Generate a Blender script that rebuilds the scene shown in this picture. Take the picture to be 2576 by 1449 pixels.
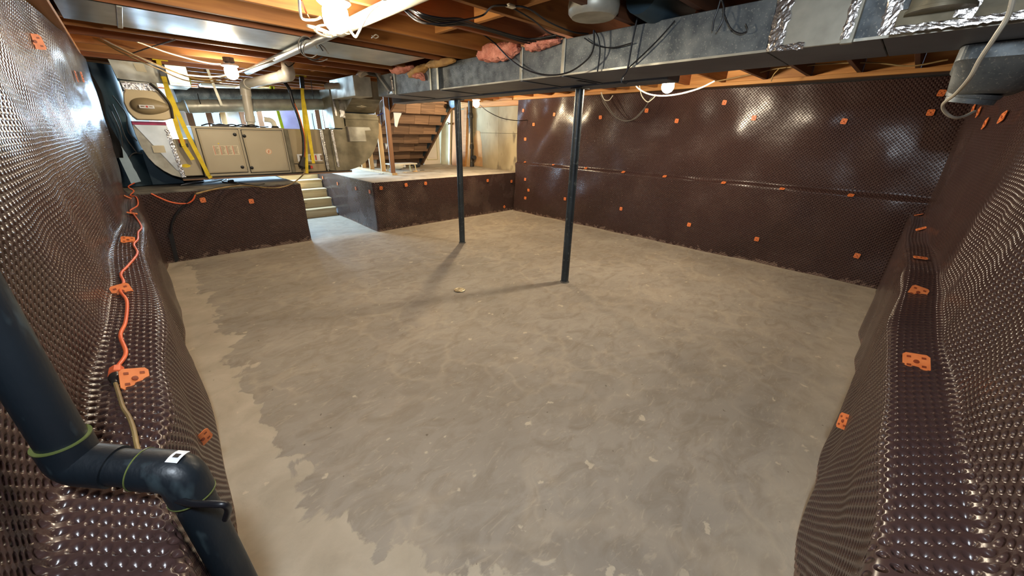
import bpy, math, random
import numpy as np
from mathutils import Vector, Matrix

for o in list(bpy.data.objects):
    bpy.data.objects.remove(o, do_unlink=True)
SC = bpy.context.scene
COL = SC.collection
random.seed(7)
RNG = np.random.default_rng(7)
PI = math.pi

# ------------------------------------------------------------------ camera
# room axes: x along the right hand wall, y along the left hand wall, z up, metres
W, H = 2576, 1449
CX, CY = W / 2, H / 2
VL, VR = (317, 318), (2312, 360)          # vanishing points of the two wall directions
va = (VL[0] - CX, CY - VL[1]); vb = (VR[0] - CX, CY - VR[1])
FPX = math.sqrt(-(va[0] * vb[0] + va[1] * vb[1]))
ay = Vector((va[0], va[1], -FPX)).normalized()
ax = Vector((vb[0], vb[1], -FPX)).normalized()
az = ax.cross(ay).normalized()
ROT = Matrix((ax, ay, az))                  # camera space -> room space
CAMH = 1.6
cam_d = bpy.data.cameras.new('camera'); cam = bpy.data.objects.new('camera', cam_d); COL.objects.link(cam)
cam_d.sensor_fit = 'HORIZONTAL'; cam_d.sensor_width = 36.0
cam_d.lens = 36.0 * FPX / W; cam_d.clip_start = 0.02; cam_d.clip_end = 100
cam.matrix_world = Matrix.Translation((0, 0, CAMH)) @ ROT.to_4x4()
SC.camera = cam


def V(px, py, axis, val):
    """room point seen at a photo pixel, on the plane axis = val"""
    d = ROT @ Vector((px - CX, CY - py, -FPX))
    o = Vector((0, 0, CAMH)); i = 'xyz'.index(axis)
    t = (val - o[i]) / d[i]
    return o + d * t


# ------------------------------------------------------------------ light and exposure
SC.view_settings.view_transform = 'Standard'
SC.view_settings.look = 'None'
SC.view_settings.exposure = 0.5
SC.view_settings.gamma = 1.0
SC.view_settings.use_curve_mapping = False
world = bpy.data.worlds.new('world'); SC.world = world; world.use_nodes = True
world.node_tree.nodes['Background'].inputs[0].default_value = (0.55, 0.75, 1.0, 1)
world.node_tree.nodes['Background'].inputs[1].default_value = 2.0
BULB_W = 300.0            # emission strength of the bulbs' glass is derived from this
BULB_COL = (1.0, 0.85, 0.63)
WINDOW_STRENGTH = 11.0
FILL = []


def point_lamp(name, loc, watts, col, radius=0.05):
    l = bpy.data.lights.new(name, 'POINT'); l.energy = watts; l.color = col; l.shadow_soft_size = radius
    o = bpy.data.objects.new(name, l); o.location = loc; COL.objects.link(o)
    return o


def area_lamp(name, loc, target, size, watts, col):
    l = bpy.data.lights.new(name, 'AREA'); l.energy = watts; l.color = col; l.shape = 'RECTANGLE'
    l.size, l.size_y = size
    o = bpy.data.objects.new(name, l); o.location = loc
    o.rotation_euler = (Vector(target) - Vector(loc)).to_track_quat('-Z', 'Y').to_euler()
    COL.objects.link(o)
    return o


# daylight through the glazed far end of the basement
area_lamp('window_daylight', (1.7, 10.8, 1.8), (3.0, 5.0, 0.6), (2.6, 0.9), 650, (0.50, 0.75, 1.0))
# cool shop light under the far joists, above the steps
area_lamp('cool_shop_light', (1.75, 8.75, 2.24), (2.5, 7.4, 0.0), (1.3, 0.25), 120, (0.55, 0.78, 1.0))
# added unseen lamp behind the camera: cool fill and glints in the dimples
area_lamp('corner_fill', (-0.1, -0.1, 2.15), (2.0, 2.0, 0.2), (0.16, 0.16), 30, (0.80, 0.90, 1.0))


# ------------------------------------------------------------------ materials
def lin(c):
    return tuple((x / 255 / 12.92 if x / 255 <= 0.04045 else ((x / 255 + 0.055) / 1.055) ** 2.4) for x in c)


def newmat(name):
    m = bpy.data.materials.new(name); m.use_nodes = True
    nt = m.node_tree
    return m, nt, nt.nodes['Principled BSDF']


def N(nt, t, **kw):
    n = nt.nodes.new(t)
    for k, v in kw.items():
        setattr(n, k, v)
    return n


def mat(name, c1, c2=None, rough=0.6, metal=0.0, scale=5.0, bump=0.0, bscale=None, stretch=(1, 1, 1),
        contrast=(0.35, 0.65), detail=4, spec=0.5, emis=None, estr=0, rough2=None, c3=None, c3s=30, trans=0, bdist=0.01):
    m, nt, b = newmat(name)
    L = nt.links
    tc = N(nt, 'ShaderNodeTexCoord'); mp = N(nt, 'ShaderNodeMapping')
    mp.inputs['Scale'].default_value = stretch
    L.new(tc.outputs['Object'], mp.inputs['Vector'])
    if c2 is None:
        c2 = tuple(max(0, x * 0.86) for x in c1)
    nz = N(nt, 'ShaderNodeTexNoise'); nz.inputs['Scale'].default_value = scale; nz.inputs['Detail'].default_value = detail
    L.new(mp.outputs[0], nz.inputs['Vector'])
    rp = N(nt, 'ShaderNodeValToRGB')
    rp.color_ramp.elements[0].position = contrast[0]; rp.color_ramp.elements[1].position = contrast[1]
    rp.color_ramp.elements[0].color = (*lin(c1), 1); rp.color_ramp.elements[1].color = (*lin(c2), 1)
    L.new(nz.outputs[0], rp.inputs[0])
    out = rp.outputs[0]
    if c3 is not None:
        n3 = N(nt, 'ShaderNodeTexNoise'); n3.inputs['Scale'].default_value = c3s; n3.inputs['Detail'].default_value = 3
        L.new(mp.outputs[0], n3.inputs['Vector'])
        r3 = N(nt, 'ShaderNodeValToRGB'); r3.color_ramp.elements[0].position = 0.6; r3.color_ramp.elements[1].position = 0.68
        L.new(n3.outputs[0], r3.inputs[0])
        mx = N(nt, 'ShaderNodeMix', data_type='RGBA')
        L.new(r3.outputs[0], mx.inputs[0]); L.new(out, mx.inputs[6]); mx.inputs[7].default_value = (*lin(c3), 1)
        out = mx.outputs[2]
    L.new(out, b.inputs['Base Color'])
    b.inputs['Roughness'].default_value = rough; b.inputs['Metallic'].default_value = metal
    b.inputs['Specular IOR Level'].default_value = spec
    if rough2 is not None:
        mr = N(nt, 'ShaderNodeMapRange'); mr.inputs[1].default_value = 0.35; mr.inputs[2].default_value = 0.65
        mr.inputs[3].default_value = rough; mr.inputs[4].default_value = rough2
        L.new(nz.outputs[0], mr.inputs[0]); L.new(mr.outputs[0], b.inputs['Roughness'])
    if bump:
        nb = N(nt, 'ShaderNodeTexNoise'); nb.inputs['Scale'].default_value = bscale or scale * 4; nb.inputs['Detail'].default_value = 4
        L.new(mp.outputs[0], nb.inputs['Vector'])
        bp = N(nt, 'ShaderNodeBump'); bp.inputs['Strength'].default_value = bump; bp.inputs['Distance'].default_value = bdist
        L.new(nb.outputs[0], bp.inputs['Height']); L.new(bp.outputs[0], b.inputs['Normal'])
    if emis is not None:
        b.inputs['Emission Color'].default_value = (*emis, 1); b.inputs['Emission Strength'].default_value = estr
    if trans:
        b.inputs['Transmission Weight'].default_value = trans
    return m


def wood(name, c1, c2, knots=True, rough=0.65, axis='x', c3=None):
    """sawn lumber: grain along one axis, a few dark knots"""
    m, nt, b = newmat(name); L = nt.links
    tc = N(nt, 'ShaderNodeTexCoord'); oi = N(nt, 'ShaderNodeObjectInfo')
    add = N(nt, 'ShaderNodeVectorMath', operation='MULTIPLY_ADD')
    add.inputs[1].default_value = (1, 1, 1)
    sc_ = N(nt, 'ShaderNodeVectorMath', operation='SCALE'); sc_.inputs[3].default_value = 37.0
    cmb = N(nt, 'ShaderNodeCombineXYZ')
    for i in range(3):
        L.new(oi.outputs['Random'], cmb.inputs[i])
    L.new(cmb.outputs[0], sc_.inputs[0])
    L.new(tc.outputs['Object'], add.inputs[0]); L.new(sc_.outputs[0], add.inputs[2])
    mp = N(nt, 'ShaderNodeMapping')
    s = {'x': (0.6, 9, 9), 'y': (9, 0.6, 9), 'z': (9, 9, 0.6)}[axis]
    mp.inputs['Scale'].default_value = s
    L.new(add.outputs[0], mp.inputs[0])
    nz = N(nt, 'ShaderNodeTexNoise'); nz.inputs['Scale'].default_value = 2.2; nz.inputs['Detail'].default_value = 6
    nz.inputs['Distortion'].default_value = 0.6
    L.new(mp.outputs[0], nz.inputs[0])
    rp = N(nt, 'ShaderNodeValToRGB'); rp.color_ramp.elements[0].position = 0.3; rp.color_ramp.elements[1].position = 0.7
    rp.color_ramp.elements[0].color = (*lin(c1), 1); rp.color_ramp.elements[1].color = (*lin(c2), 1)
    L.new(nz.outputs[0], rp.inputs[0])
    # board to board tint
    hsv = N(nt, 'ShaderNodeHueSaturation')
    mr = N(nt, 'ShaderNodeMapRange'); mr.inputs[3].default_value = 0.75; mr.inputs[4].default_value = 1.2
    L.new(oi.outputs['Random'], mr.inputs[0]); L.new(mr.outputs[0], hsv.inputs['Value'])
    L.new(rp.outputs[0], hsv.inputs['Color'])
    out = hsv.outputs[0]
    if knots:
        mp2 = N(nt, 'ShaderNodeMapping'); s2 = {'x': (1.0, 3, 3), 'y': (3, 1.0, 3), 'z': (3, 3, 1.0)}[axis]
        mp2.inputs['Scale'].default_value = s2
        L.new(add.outputs[0], mp2.inputs[0])
        vo = N(nt, 'ShaderNodeTexVoronoi'); vo.inputs['Scale'].default_value = 1.6
        L.new(mp2.outputs[0], vo.inputs[0])
        r2 = N(nt, 'ShaderNodeValToRGB'); r2.color_ramp.elements[0].position = 0.05; r2.color_ramp.elements[1].position = 0.13
        r2.color_ramp.elements[0].color = (0.75, 0.75, 0.75, 1); r2.color_ramp.elements[1].color = (0, 0, 0, 1)
        L.new(vo.outputs['Distance'], r2.inputs[0])
        mx = N(nt, 'ShaderNodeMix', data_type='RGBA')
        L.new(r2.outputs[0], mx.inputs[0]); L.new(out, mx.inputs[6]); mx.inputs[7].default_value = (*lin((62, 34, 16)), 1)
        out = mx.outputs[2]
    L.new(out, b.inputs['Base Color'])
    b.inputs['Roughness'].default_value = rough
    bp = N(nt, 'ShaderNodeBump'); bp.inputs['Strength'].default_value = 0.25; bp.inputs['Distance'].default_value = 0.003
    L.new(nz.outputs[0], bp.inputs['Height']); L.new(bp.outputs[0], b.inputs['Normal'])
    return m


def math_node(nt, op, a, b=None, c=None):
    n = N(nt, 'ShaderNodeMath', operation=op)
    for i, v in enumerate((a, b, c)):
        if v is None:
            continue
        if isinstance(v, (int, float)):
            n.inputs[i].default_value = v
        else:
            nt.links.new(v, n.inputs[i])
    return n.outputs[0]


DP = 0.019        # half pitch of the dimples: centres at (i, j) * DP with i + j even


def membrane_mat(name, base=(64, 46, 43), dirt=(118, 96, 84), dirt_amt=0.5, low_dirt=0.0):
    """dark brown studded drainage sheet; dimple relief by bump where the mesh carries none"""
    m, nt, b = newmat(name); L = nt.links
    uv = N(nt, 'ShaderNodeUVMap'); uv.uv_map = 'UVMap'
    sep = N(nt, 'ShaderNodeSeparateXYZ'); L.new(uv.outputs[0], sep.inputs[0])
    u = math_node(nt, 'DIVIDE', sep.outputs[0], DP); v = math_node(nt, 'DIVIDE', sep.outputs[1], DP)
    # rotate 45 deg: lattice i+j even -> square lattice of (u+v)/2, (u-v)/2
    p = math_node(nt, 'MULTIPLY', math_node(nt, 'ADD', u, v), 0.5)
    q = math_node(nt, 'MULTIPLY', math_node(nt, 'SUBTRACT', u, v), 0.5)
    pf = math_node(nt, 'SUBTRACT', p, math_node(nt, 'ROUND', p))
    qf = math_node(nt, 'SUBTRACT', q, math_node(nt, 'ROUND', q))
    r = math_node(nt, 'SQRT', math_node(nt, 'ADD', math_node(nt, 'MULTIPLY', pf, pf), math_node(nt, 'MULTIPLY', qf, qf)))
    mr = N(nt, 'ShaderNodeMapRange', interpolation_type='SMOOTHSTEP')
    mr.inputs[1].default_value = 0.14; mr.inputs[2].default_value = 0.39
    L.new(r, mr.inputs[0])
    far = N(nt, 'ShaderNodeAttribute'); far.attribute_name = 'far'
    tc = N(nt, 'ShaderNodeTexCoord')
    nz = N(nt, 'ShaderNodeTexNoise'); nz.inputs['Scale'].default_value = 4; nz.inputs['Detail'].default_value = 3
    L.new(tc.outputs['Object'], nz.inputs[0])
    hgt = math_node(nt, 'ADD', math_node(nt, 'MULTIPLY', mr.outputs[0], math_node(nt, 'MULTIPLY', far.outputs['Fac'], 0.0095)),
                    math_node(nt, 'MULTIPLY', nz.outputs[0], 0.006))
    bp = N(nt, 'ShaderNodeBump'); bp.inputs['Strength'].default_value = 1.0; bp.inputs['Distance'].default_value = 1.0
    L.new(hgt, bp.inputs['Height']); L.new(bp.outputs[0], b.inputs['Normal'])
    # dusty patches
    n2 = N(nt, 'ShaderNodeTexNoise'); n2.inputs['Scale'].default_value = 2.2; n2.inputs['Detail'].default_value = 7
    L.new(tc.outputs['Object'], n2.inputs[0])
    r2 = N(nt, 'ShaderNodeValToRGB'); r2.color_ramp.elements[0].position = 0.5; r2.color_ramp.elements[1].position = 0.78
    r2.color_ramp.elements[0].color = (0, 0, 0, 1)
    r2.color_ramp.elements[1].color = (dirt_amt,) * 3 + (1,)
    L.new(n2.outputs[0], r2.inputs[0])
    fac = r2.outputs[0]
    if low_dirt:
        # cement splashes just above the slab
        geo = N(nt, 'ShaderNodeNewGeometry'); sp = N(nt, 'ShaderNodeSeparateXYZ'); L.new(geo.outputs['Position'], sp.inputs[0])
        n4 = N(nt, 'ShaderNodeTexNoise'); n4.inputs['Scale'].default_value = 16; n4.inputs['Detail'].default_value = 6
        L.new(tc.outputs['Object'], n4.inputs[0])
        m4 = N(nt, 'ShaderNodeMapRange'); m4.inputs[1].default_value = 0.0; m4.inputs[2].default_value = 0.14
        m4.inputs[3].default_value = 0.30; m4.inputs[4].default_value = -0.25
        L.new(sp.outputs[2], m4.inputs[0])
        s4 = math_node(nt, 'ADD', n4.outputs[0], m4.outputs[0])
        t4 = N(nt, 'ShaderNodeMapRange'); t4.inputs[1].default_value = 0.66; t4.inputs[2].default_value = 0.74
        t4.inputs[4].default_value = low_dirt
        L.new(s4, t4.inputs[0])
        fac = math_node(nt, 'MAXIMUM', fac, t4.outputs[0])
    mx = N(nt, 'ShaderNodeMix', data_type='RGBA'); L.new(fac, mx.inputs[0])
    mx.inputs[6].default_value = (*lin(base), 1); mx.inputs[7].default_value = (*lin(dirt), 1)
    L.new(mx.outputs[2], b.inputs['Base Color'])
    rr = N(nt, 'ShaderNodeMapRange'); rr.inputs[3].default_value = 0.25; rr.inputs[4].default_value = 0.6
    L.new(fac, rr.inputs[0]); L.new(rr.outputs[0], b.inputs['Roughness'])
    b.inputs['Specular IOR Level'].default_value = 0.45
    return m


def floor_mat():
    m, nt, b = newmat('trowelled_concrete'); L = nt.links
    tc = N(nt, 'ShaderNodeTexCoord')
    sep = N(nt, 'ShaderNodeSeparateXYZ'); L.new(tc.outputs['Object'], sep.inputs[0])
    x, y = sep.outputs[0], sep.outputs[1]

    def noise(scale, detail=4, dist=0.0, st=(1, 1, 1), rough=0.5):
        mp = N(nt, 'ShaderNodeMapping'); mp.inputs['Scale'].default_value = st; L.new(tc.outputs['Object'], mp.inputs[0])
        n = N(nt, 'ShaderNodeTexNoise'); n.inputs['Scale'].default_value = scale; n.inputs['Detail'].default_value = detail
        n.inputs['Distortion'].default_value = dist; n.inputs['Roughness'].default_value = rough
        L.new(mp.outputs[0], n.inputs[0]); return n.outputs[0]

    def ramp(fac, p0, p1, c0=(0, 0, 0, 1), c1=(1, 1, 1, 1)):
        r = N(nt, 'ShaderNodeValToRGB'); r.color_ramp.elements[0].position = p0; r.color_ramp.elements[1].position = p1
        r.color_ramp.elements[0].color = c0; r.color_ramp.elements[1].color = c1
        L.new(fac, r.inputs[0]); return r.outputs[0]

    def mix(f, a, bcol):
        mx = N(nt, 'ShaderNodeMix', data_type='RGBA')
        if isinstance(f, float):
            mx.inputs[0].default_value = f
        else:
            L.new(f, mx.inputs[0])
        for s, c in ((6, a), (7, bcol)):
            if isinstance(c, tuple):
                mx.inputs[s].default_value = (*c, 1)
            else:
                L.new(c, mx.inputs[s])
        return mx.outputs[2]
    n_big = noise(0.9, 6, 0.4)
    base = ramp(n_big, 0.3, 0.72, (*lin((142, 133, 121)), 1), (*lin((168, 159, 146)), 1))
    n_mid = noise(4.5, 8, 1.2, (1, 1.6, 1), 0.6)
    base = mix(math_node(nt, 'MULTIPLY', ramp(n_mid, 0.44, 0.68), 0.6), base, lin((130, 118, 102)))
    # fine trowel streaks
    n_st = noise(6, 8, 2.5, (1, 3, 1), 0.65)
    base = mix(math_node(nt, 'MULTIPLY', ramp(n_st, 0.56, 0.66), 0.32), base, lin((196, 180, 156)))
    # pale arcs the trowel left: thin borders of warped cells
    wn = N(nt, 'ShaderNodeTexNoise'); wn.inputs['Scale'].default_value = 2.2; wn.inputs['Detail'].default_value = 3
    L.new(tc.outputs['Object'], wn.inputs[0])
    vm = N(nt, 'ShaderNodeVectorMath', operation='MULTIPLY_ADD'); vm.inputs[1].default_value = (0.9, 0.9, 0)
    L.new(wn.outputs['Color'], vm.inputs[0]); L.new(tc.outputs['Object'], vm.inputs[2])
    vo = N(nt, 'ShaderNodeTexVoronoi', feature='DISTANCE_TO_EDGE'); vo.inputs['Scale'].default_value = 2.4
    L.new(vm.outputs[0], vo.inputs[0])
    arcs = ramp(vo.outputs['Distance'], 0.0, 0.11, (1, 1, 1, 1), (0, 0, 0, 1))
    amask = ramp(noise(1.1, 3, 0.0), 0.40, 0.58)
    base = mix(math_node(nt, 'MULTIPLY', math_node(nt, 'MULTIPLY', arcs, amask), 0.24), base, lin((200, 184, 160)))
    # lighter perimeter strip where the trench was patched, ragged edge
    rag = math_node(nt, 'MULTIPLY', math_node(nt, 'SUBTRACT', noise(2.6, 9, 0.8, rough=0.62), 0.5), 0.55)
    vs_ = N(nt, 'ShaderNodeTexVoronoi', feature='SMOOTH_F1'); vs_.inputs['Scale'].default_value = 7.0
    vs_.inputs['Smoothness'].default_value = 0.15
    L.new(vm.outputs[0], vs_.inputs[0])
    rag = math_node(nt, 'ADD', rag, math_node(nt, 'MULTIPLY', math_node(nt, 'SUBTRACT', vs_.outputs['Distance'], 0.4), 0.16))
    dl = math_node(nt, 'ADD', x, 0.09); dr = math_node(nt, 'ADD', y, 0.15)
    db = math_node(nt, 'ADD', math_node(nt, 'SUBTRACT', 5.93, x), 0.1); dp = math_node(nt, 'ADD', math_node(nt, 'SUBTRACT', 6.15, y), 0.08)
    # the near corner is patched wider
    dc = math_node(nt, 'SUBTRACT', math_node(nt, 'MULTIPLY', math_node(nt, 'ADD', x, math_node(nt, 'MULTIPLY', y, 0.8)), 0.78), 0.66)
    edge = math_node(nt, 'ADD', math_node(nt, 'MINIMUM', dl, dc), rag)
    pl1 = ramp(edge, 0.265, 0.285, (1, 1, 1, 1), (0, 0, 0, 1))
    soft = math_node(nt, 'ADD', math_node(nt, 'MINIMUM', dr, math_node(nt, 'MINIMUM', db, dp)), math_node(nt, 'MULTIPLY', rag, 0.7))
    pl2 = math_node(nt, 'MULTIPLY', ramp(soft, 0.16, 0.32, (1, 1, 1, 1), (0, 0, 0, 1)), 0.5)
    perim = math_node(nt, 'MAXIMUM', pl1, pl2)
    n_p = noise(5, 7, 0.7)
    pcol = ramp(n_p, 0.3, 0.7, (*lin((198, 186, 166)), 1), (*lin((174, 162, 142)), 1))
    base = mix(math_node(nt, 'MULTIPLY', perim, 0.8), base, pcol)
    # scattered white lime spots and dark specks
    base = mix(math_node(nt, 'MULTIPLY', ramp(noise(9, 5), 0.68, 0.71), 0.65), base, lin((208, 194, 170)))
    base = mix(math_node(nt, 'MULTIPLY', ramp(noise(26, 2), 0.745, 0.76), 0.7), base, lin((92, 80, 66)))
    L.new(base, b.inputs['Base Color'])
    rr = N(nt, 'ShaderNodeMapRange'); rr.inputs[3].default_value = 0.5; rr.inputs[4].default_value = 0.82
    L.new(n_mid, rr.inputs[0]); L.new(rr.outputs[0], b.inputs['Roughness'])
    b.inputs['Specular IOR Level'].default_value = 0.35
    hh = math_node(nt, 'ADD', math_node(nt, 'MULTIPLY', n_mid, 0.5), math_node(nt, 'MULTIPLY', perim, 0.35))
    hh = math_node(nt, 'ADD', hh, math_node(nt, 'MULTIPLY', noise(40, 4), 0.12))
    bp = N(nt, 'ShaderNodeBump'); bp.inputs['Strength'].default_value = 0.6; bp.inputs['Distance'].default_value = 0.008
    L.new(hh, bp.inputs['Height']); L.new(bp.outputs[0], b.inputs['Normal'])
    return m


M = {}
M['membrane'] = membrane_mat('brown_dimple_sheet', low_dirt=0.8, dirt_amt=0.12)
M['membrane_dusty'] = membrane_mat('brown_dimple_sheet_dusty', dirt_amt=0.45, low_dirt=0.9)
M['floor'] = floor_mat()
M['slab'] = mat('dusty_slab', (196, 186, 168), (168, 156, 138), rough=0.85, scale=3, bump=0.3, c3=(150, 138, 118), c3s=6)
M['slab_edge'] = mat('old_concrete', (120, 116, 106), (84, 80, 74), rough=0.9, scale=6, bump=0.5)
M['concrete'] = mat('raw_concrete', (190, 176, 144), (146, 132, 104), rough=0.9, scale=1.8, bump=0.5, bscale=14, c3=(128, 116, 96), c3s=4, detail=8, stretch=(1, 1, 0.5))
M['dark_wall'] = mat('dark_foundation', (34, 32, 32), (22, 20, 20), rough=0.9, scale=3, bump=0.3)
M['joist'] = wood('joist_lumber', (168, 114, 58), (126, 80, 38))
M['joist_y'] = wood('joist_lumber_cross', (206, 150, 84), (168, 110, 54), axis='y')
M['joist_red'] = wood('joist_lumber_red', (152, 92, 50), (116, 66, 36))
M['joist_shaded'] = wood('joist_lumber_shaded', (104, 62, 36), (74, 44, 26))  # joists of the dim near end: weaker light put into a darker colour
M['subfloor'] = wood('subfloor_boards', (120, 76, 40), (84, 52, 28), knots=False, axis='y')
M['stud'] = wood('stud_lumber', (206, 176, 130), (176, 142, 98), axis='z')
M['stud_brown'] = wood('stud_lumber_brown', (126, 88, 58), (92, 60, 40), axis='z')
M['tread'] = wood('new_lumber', (230, 208, 168), (208, 178, 134), axis='x')
M['plank_brown'] = wood('old_stair_board', (134, 104, 80), (92, 68, 50), axis='x')
M['board_orange'] = wood('orange_door_slab', (214, 150, 82), (186, 118, 58), axis='z', knots=False)
M['galv'] = mat('galvanised_steel', (186, 184, 170), (156, 154, 142), rough=0.38, metal=0.45, scale=7, bump=0.15, rough2=0.55, bdist=0.004)
M['galv_dull'] = mat('dull_galvanised_steel', (120, 126, 128), (92, 98, 102), rough=0.5, metal=0.65, scale=10, bump=0.3, bscale=60, rough2=0.66, c3=(150, 152, 146), c3s=95, bdist=0.002)
M['galv_bright'] = mat('bright_sheet_metal', (206, 208, 204), (176, 180, 178), rough=0.3, metal=0.9, scale=3, bump=0.5, bscale=2.5, rough2=0.4)
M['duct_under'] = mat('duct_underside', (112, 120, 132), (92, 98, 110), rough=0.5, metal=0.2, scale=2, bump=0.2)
M['galv_dark'] = mat('tarnished_steel', (138, 130, 108), (104, 98, 80), rough=0.48, metal=0.4, scale=5, bump=0.2, rough2=0.65)
M['foil'] = mat('crinkled_foil_tape', (214, 210, 204), (180, 176, 172), rough=0.28, metal=1.0, scale=12, bump=0.6, bscale=55, bdist=0.004)
M['cleat'] = mat('pale_drive_cleat', (188, 186, 170), (158, 156, 142), rough=0.4, metal=0.6, scale=12)
M['pvc'] = mat('white_pvc', (226, 220, 202), (208, 200, 180), rough=0.35, scale=3)
M['pvc_grey'] = mat('dusty_pvc', (180, 174, 162), (150, 146, 134), rough=0.4, scale=5)
M['abs'] = mat('black_abs_pipe', (24, 32, 38), (14, 20, 26), rough=0.34, scale=6, bump=0.35, bscale=22, rough2=0.5, c3=(44, 54, 58), c3s=22, stretch=(1, 1, .4))
M['glue'] = mat('pipe_glue_line', (108, 116, 60), (74, 82, 46), rough=0.3, scale=9)
M['sticker'] = mat('paper_sticker', (214, 206, 180), (198, 188, 160), rough=0.7, scale=6)
M['sticker_white'] = mat('white_sticker', (222, 224, 224), (204, 206, 208), rough=0.6, scale=30)
M['print'] = mat('warning_print', (138, 118, 92), (96, 76, 58), rough=0.6, scale=90, contrast=(0.45, 0.55))
M['red'] = mat('red_print', (196, 60, 40), (170, 44, 30), rough=0.5)
M['magenta'] = mat('magenta_tape', (176, 20, 90), (140, 12, 66), rough=0.4, scale=9)
M['beige'] = mat('beige_cabinet_paint', (176, 166, 142), (166, 155, 131), rough=0.45, scale=1.5, bump=0.05)
M['beige_dark'] = mat('tan_plastic', (156, 140, 108), (142, 126, 96), rough=0.45, scale=2)
M['beige_shell'] = mat('pale_tan_plastic', (206, 188, 148), (192, 174, 136), rough=0.45, scale=2)
M['gasket'] = mat('black_gasket', (44, 38, 32), (28, 24, 20), rough=0.6)
M['knob'] = mat('black_knob', (34, 34, 34), (22, 22, 22), rough=0.35)
M['strap'] = mat('yellow_webbing', (232, 206, 48), (206, 176, 34), rough=0.7, scale=14, bump=0.4, bscale=160)
M['strap_far'] = mat('lime_webbing', (206, 226, 40), (186, 206, 30), rough=0.7, scale=14)
M['orange_cord'] = mat('orange_cord_jacket', (232, 112, 66), (212, 92, 52), rough=0.4, scale=8)
M['clip'] = mat('orange_clip_plastic', (236, 136, 76), (218, 116, 60), rough=0.45, scale=20)
M['clip_dark'] = mat('orange_clip_hub', (150, 66, 30), (120, 50, 24), rough=0.5)
M['black'] = mat('black_cable', (22, 22, 26), (14, 14, 18), rough=0.4, scale=4)
M['white_cable'] = mat('white_cable', (214, 208, 190), (192, 186, 168), rough=0.45, scale=4)
M['grey_cable'] = mat('grey_cable', (120, 114, 106), (96, 92, 86), rough=0.5, scale=4)
M['tan_cable'] = mat('tan_cable', (150, 124, 78), (116, 96, 62), rough=0.5, scale=9)
M['copper'] = mat('copper_tube', (188, 104, 62), (150, 78, 44), rough=0.3, metal=0.9)
M['blue_cable'] = mat('blue_cable', (62, 84, 214), (46, 66, 190), rough=0.5)
M['post'] = mat('dark_steel_post', (48, 58, 64), (34, 42, 48), rough=0.38, scale=5, bump=0.25, c3=(82, 88, 88), c3s=34)
M['pink'] = mat('pink_insulation', (232, 162, 140), (204, 128, 108), rough=1.0, scale=14, bump=1.0, bscale=30, bdist=0.03, spec=0.0)
M['kraft'] = mat('kraft_facing', (204, 162, 98), (172, 130, 74), rough=0.8, scale=8, bump=0.6)
M['drywall'] = mat('drywall_sheet', (222, 226, 230), (206, 210, 216), rough=0.85, scale=2, bump=0.1)
M['paint_blue'] = mat('blue_grey_duct_paint', (70, 92, 104), (48, 66, 78), rough=0.5, scale=3, metal=0.3)
M['foamboard'] = mat('pale_foam_board', (176, 198, 210), (154, 176, 190), rough=0.8, scale=5, bump=0.3)
M['door_white'] = mat('white_door_paint', (236, 222, 204), (226, 212, 194), rough=0.5, scale=2)
M['cream'] = mat('cream_board', (214, 200, 156), (192, 178, 134), rough=0.6, scale=3)
M['iron'] = mat('black_iron_stack', (46, 42, 38), (28, 26, 24), rough=0.55, scale=6, bump=0.4, c3=(112, 104, 92), c3s=12)
M['porcelain'] = mat('white_lamp_holder', (232, 226, 212), (220, 214, 200), rough=0.3)
M['box_grey'] = mat('junction_box_steel', (120, 116, 106), (96, 92, 84), rough=0.5, metal=0.6)
for _k, _f in (('bulb', 1.0), ('bulb_2', 0.7), ('bulb_3', 2.0), ('bulb_4', 3.0)):
    M[_k] = mat('glowing_' + _k, (255, 250, 240), (255, 250, 240), emis=BULB_COL if _k != 'bulb_4' else (1.0, .78, .48), estr=BULB_W * _f)
M['window'] = mat('daylight_pane', (40, 50, 60), (40, 50, 60), emis=(0.55, 0.8, 1.0), estr=0.95)
M['gold'] = mat('brass_drain', (176, 168, 148), (110, 100, 80), rough=0.3, metal=0.9, scale=30)
M['tool'] = mat('dark_tool_body', (56, 60, 66), (36, 40, 46), rough=0.5)
M['purple'] = mat('mauve_panel', (112, 104, 128), (96, 88, 112), rough=0.7)


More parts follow.
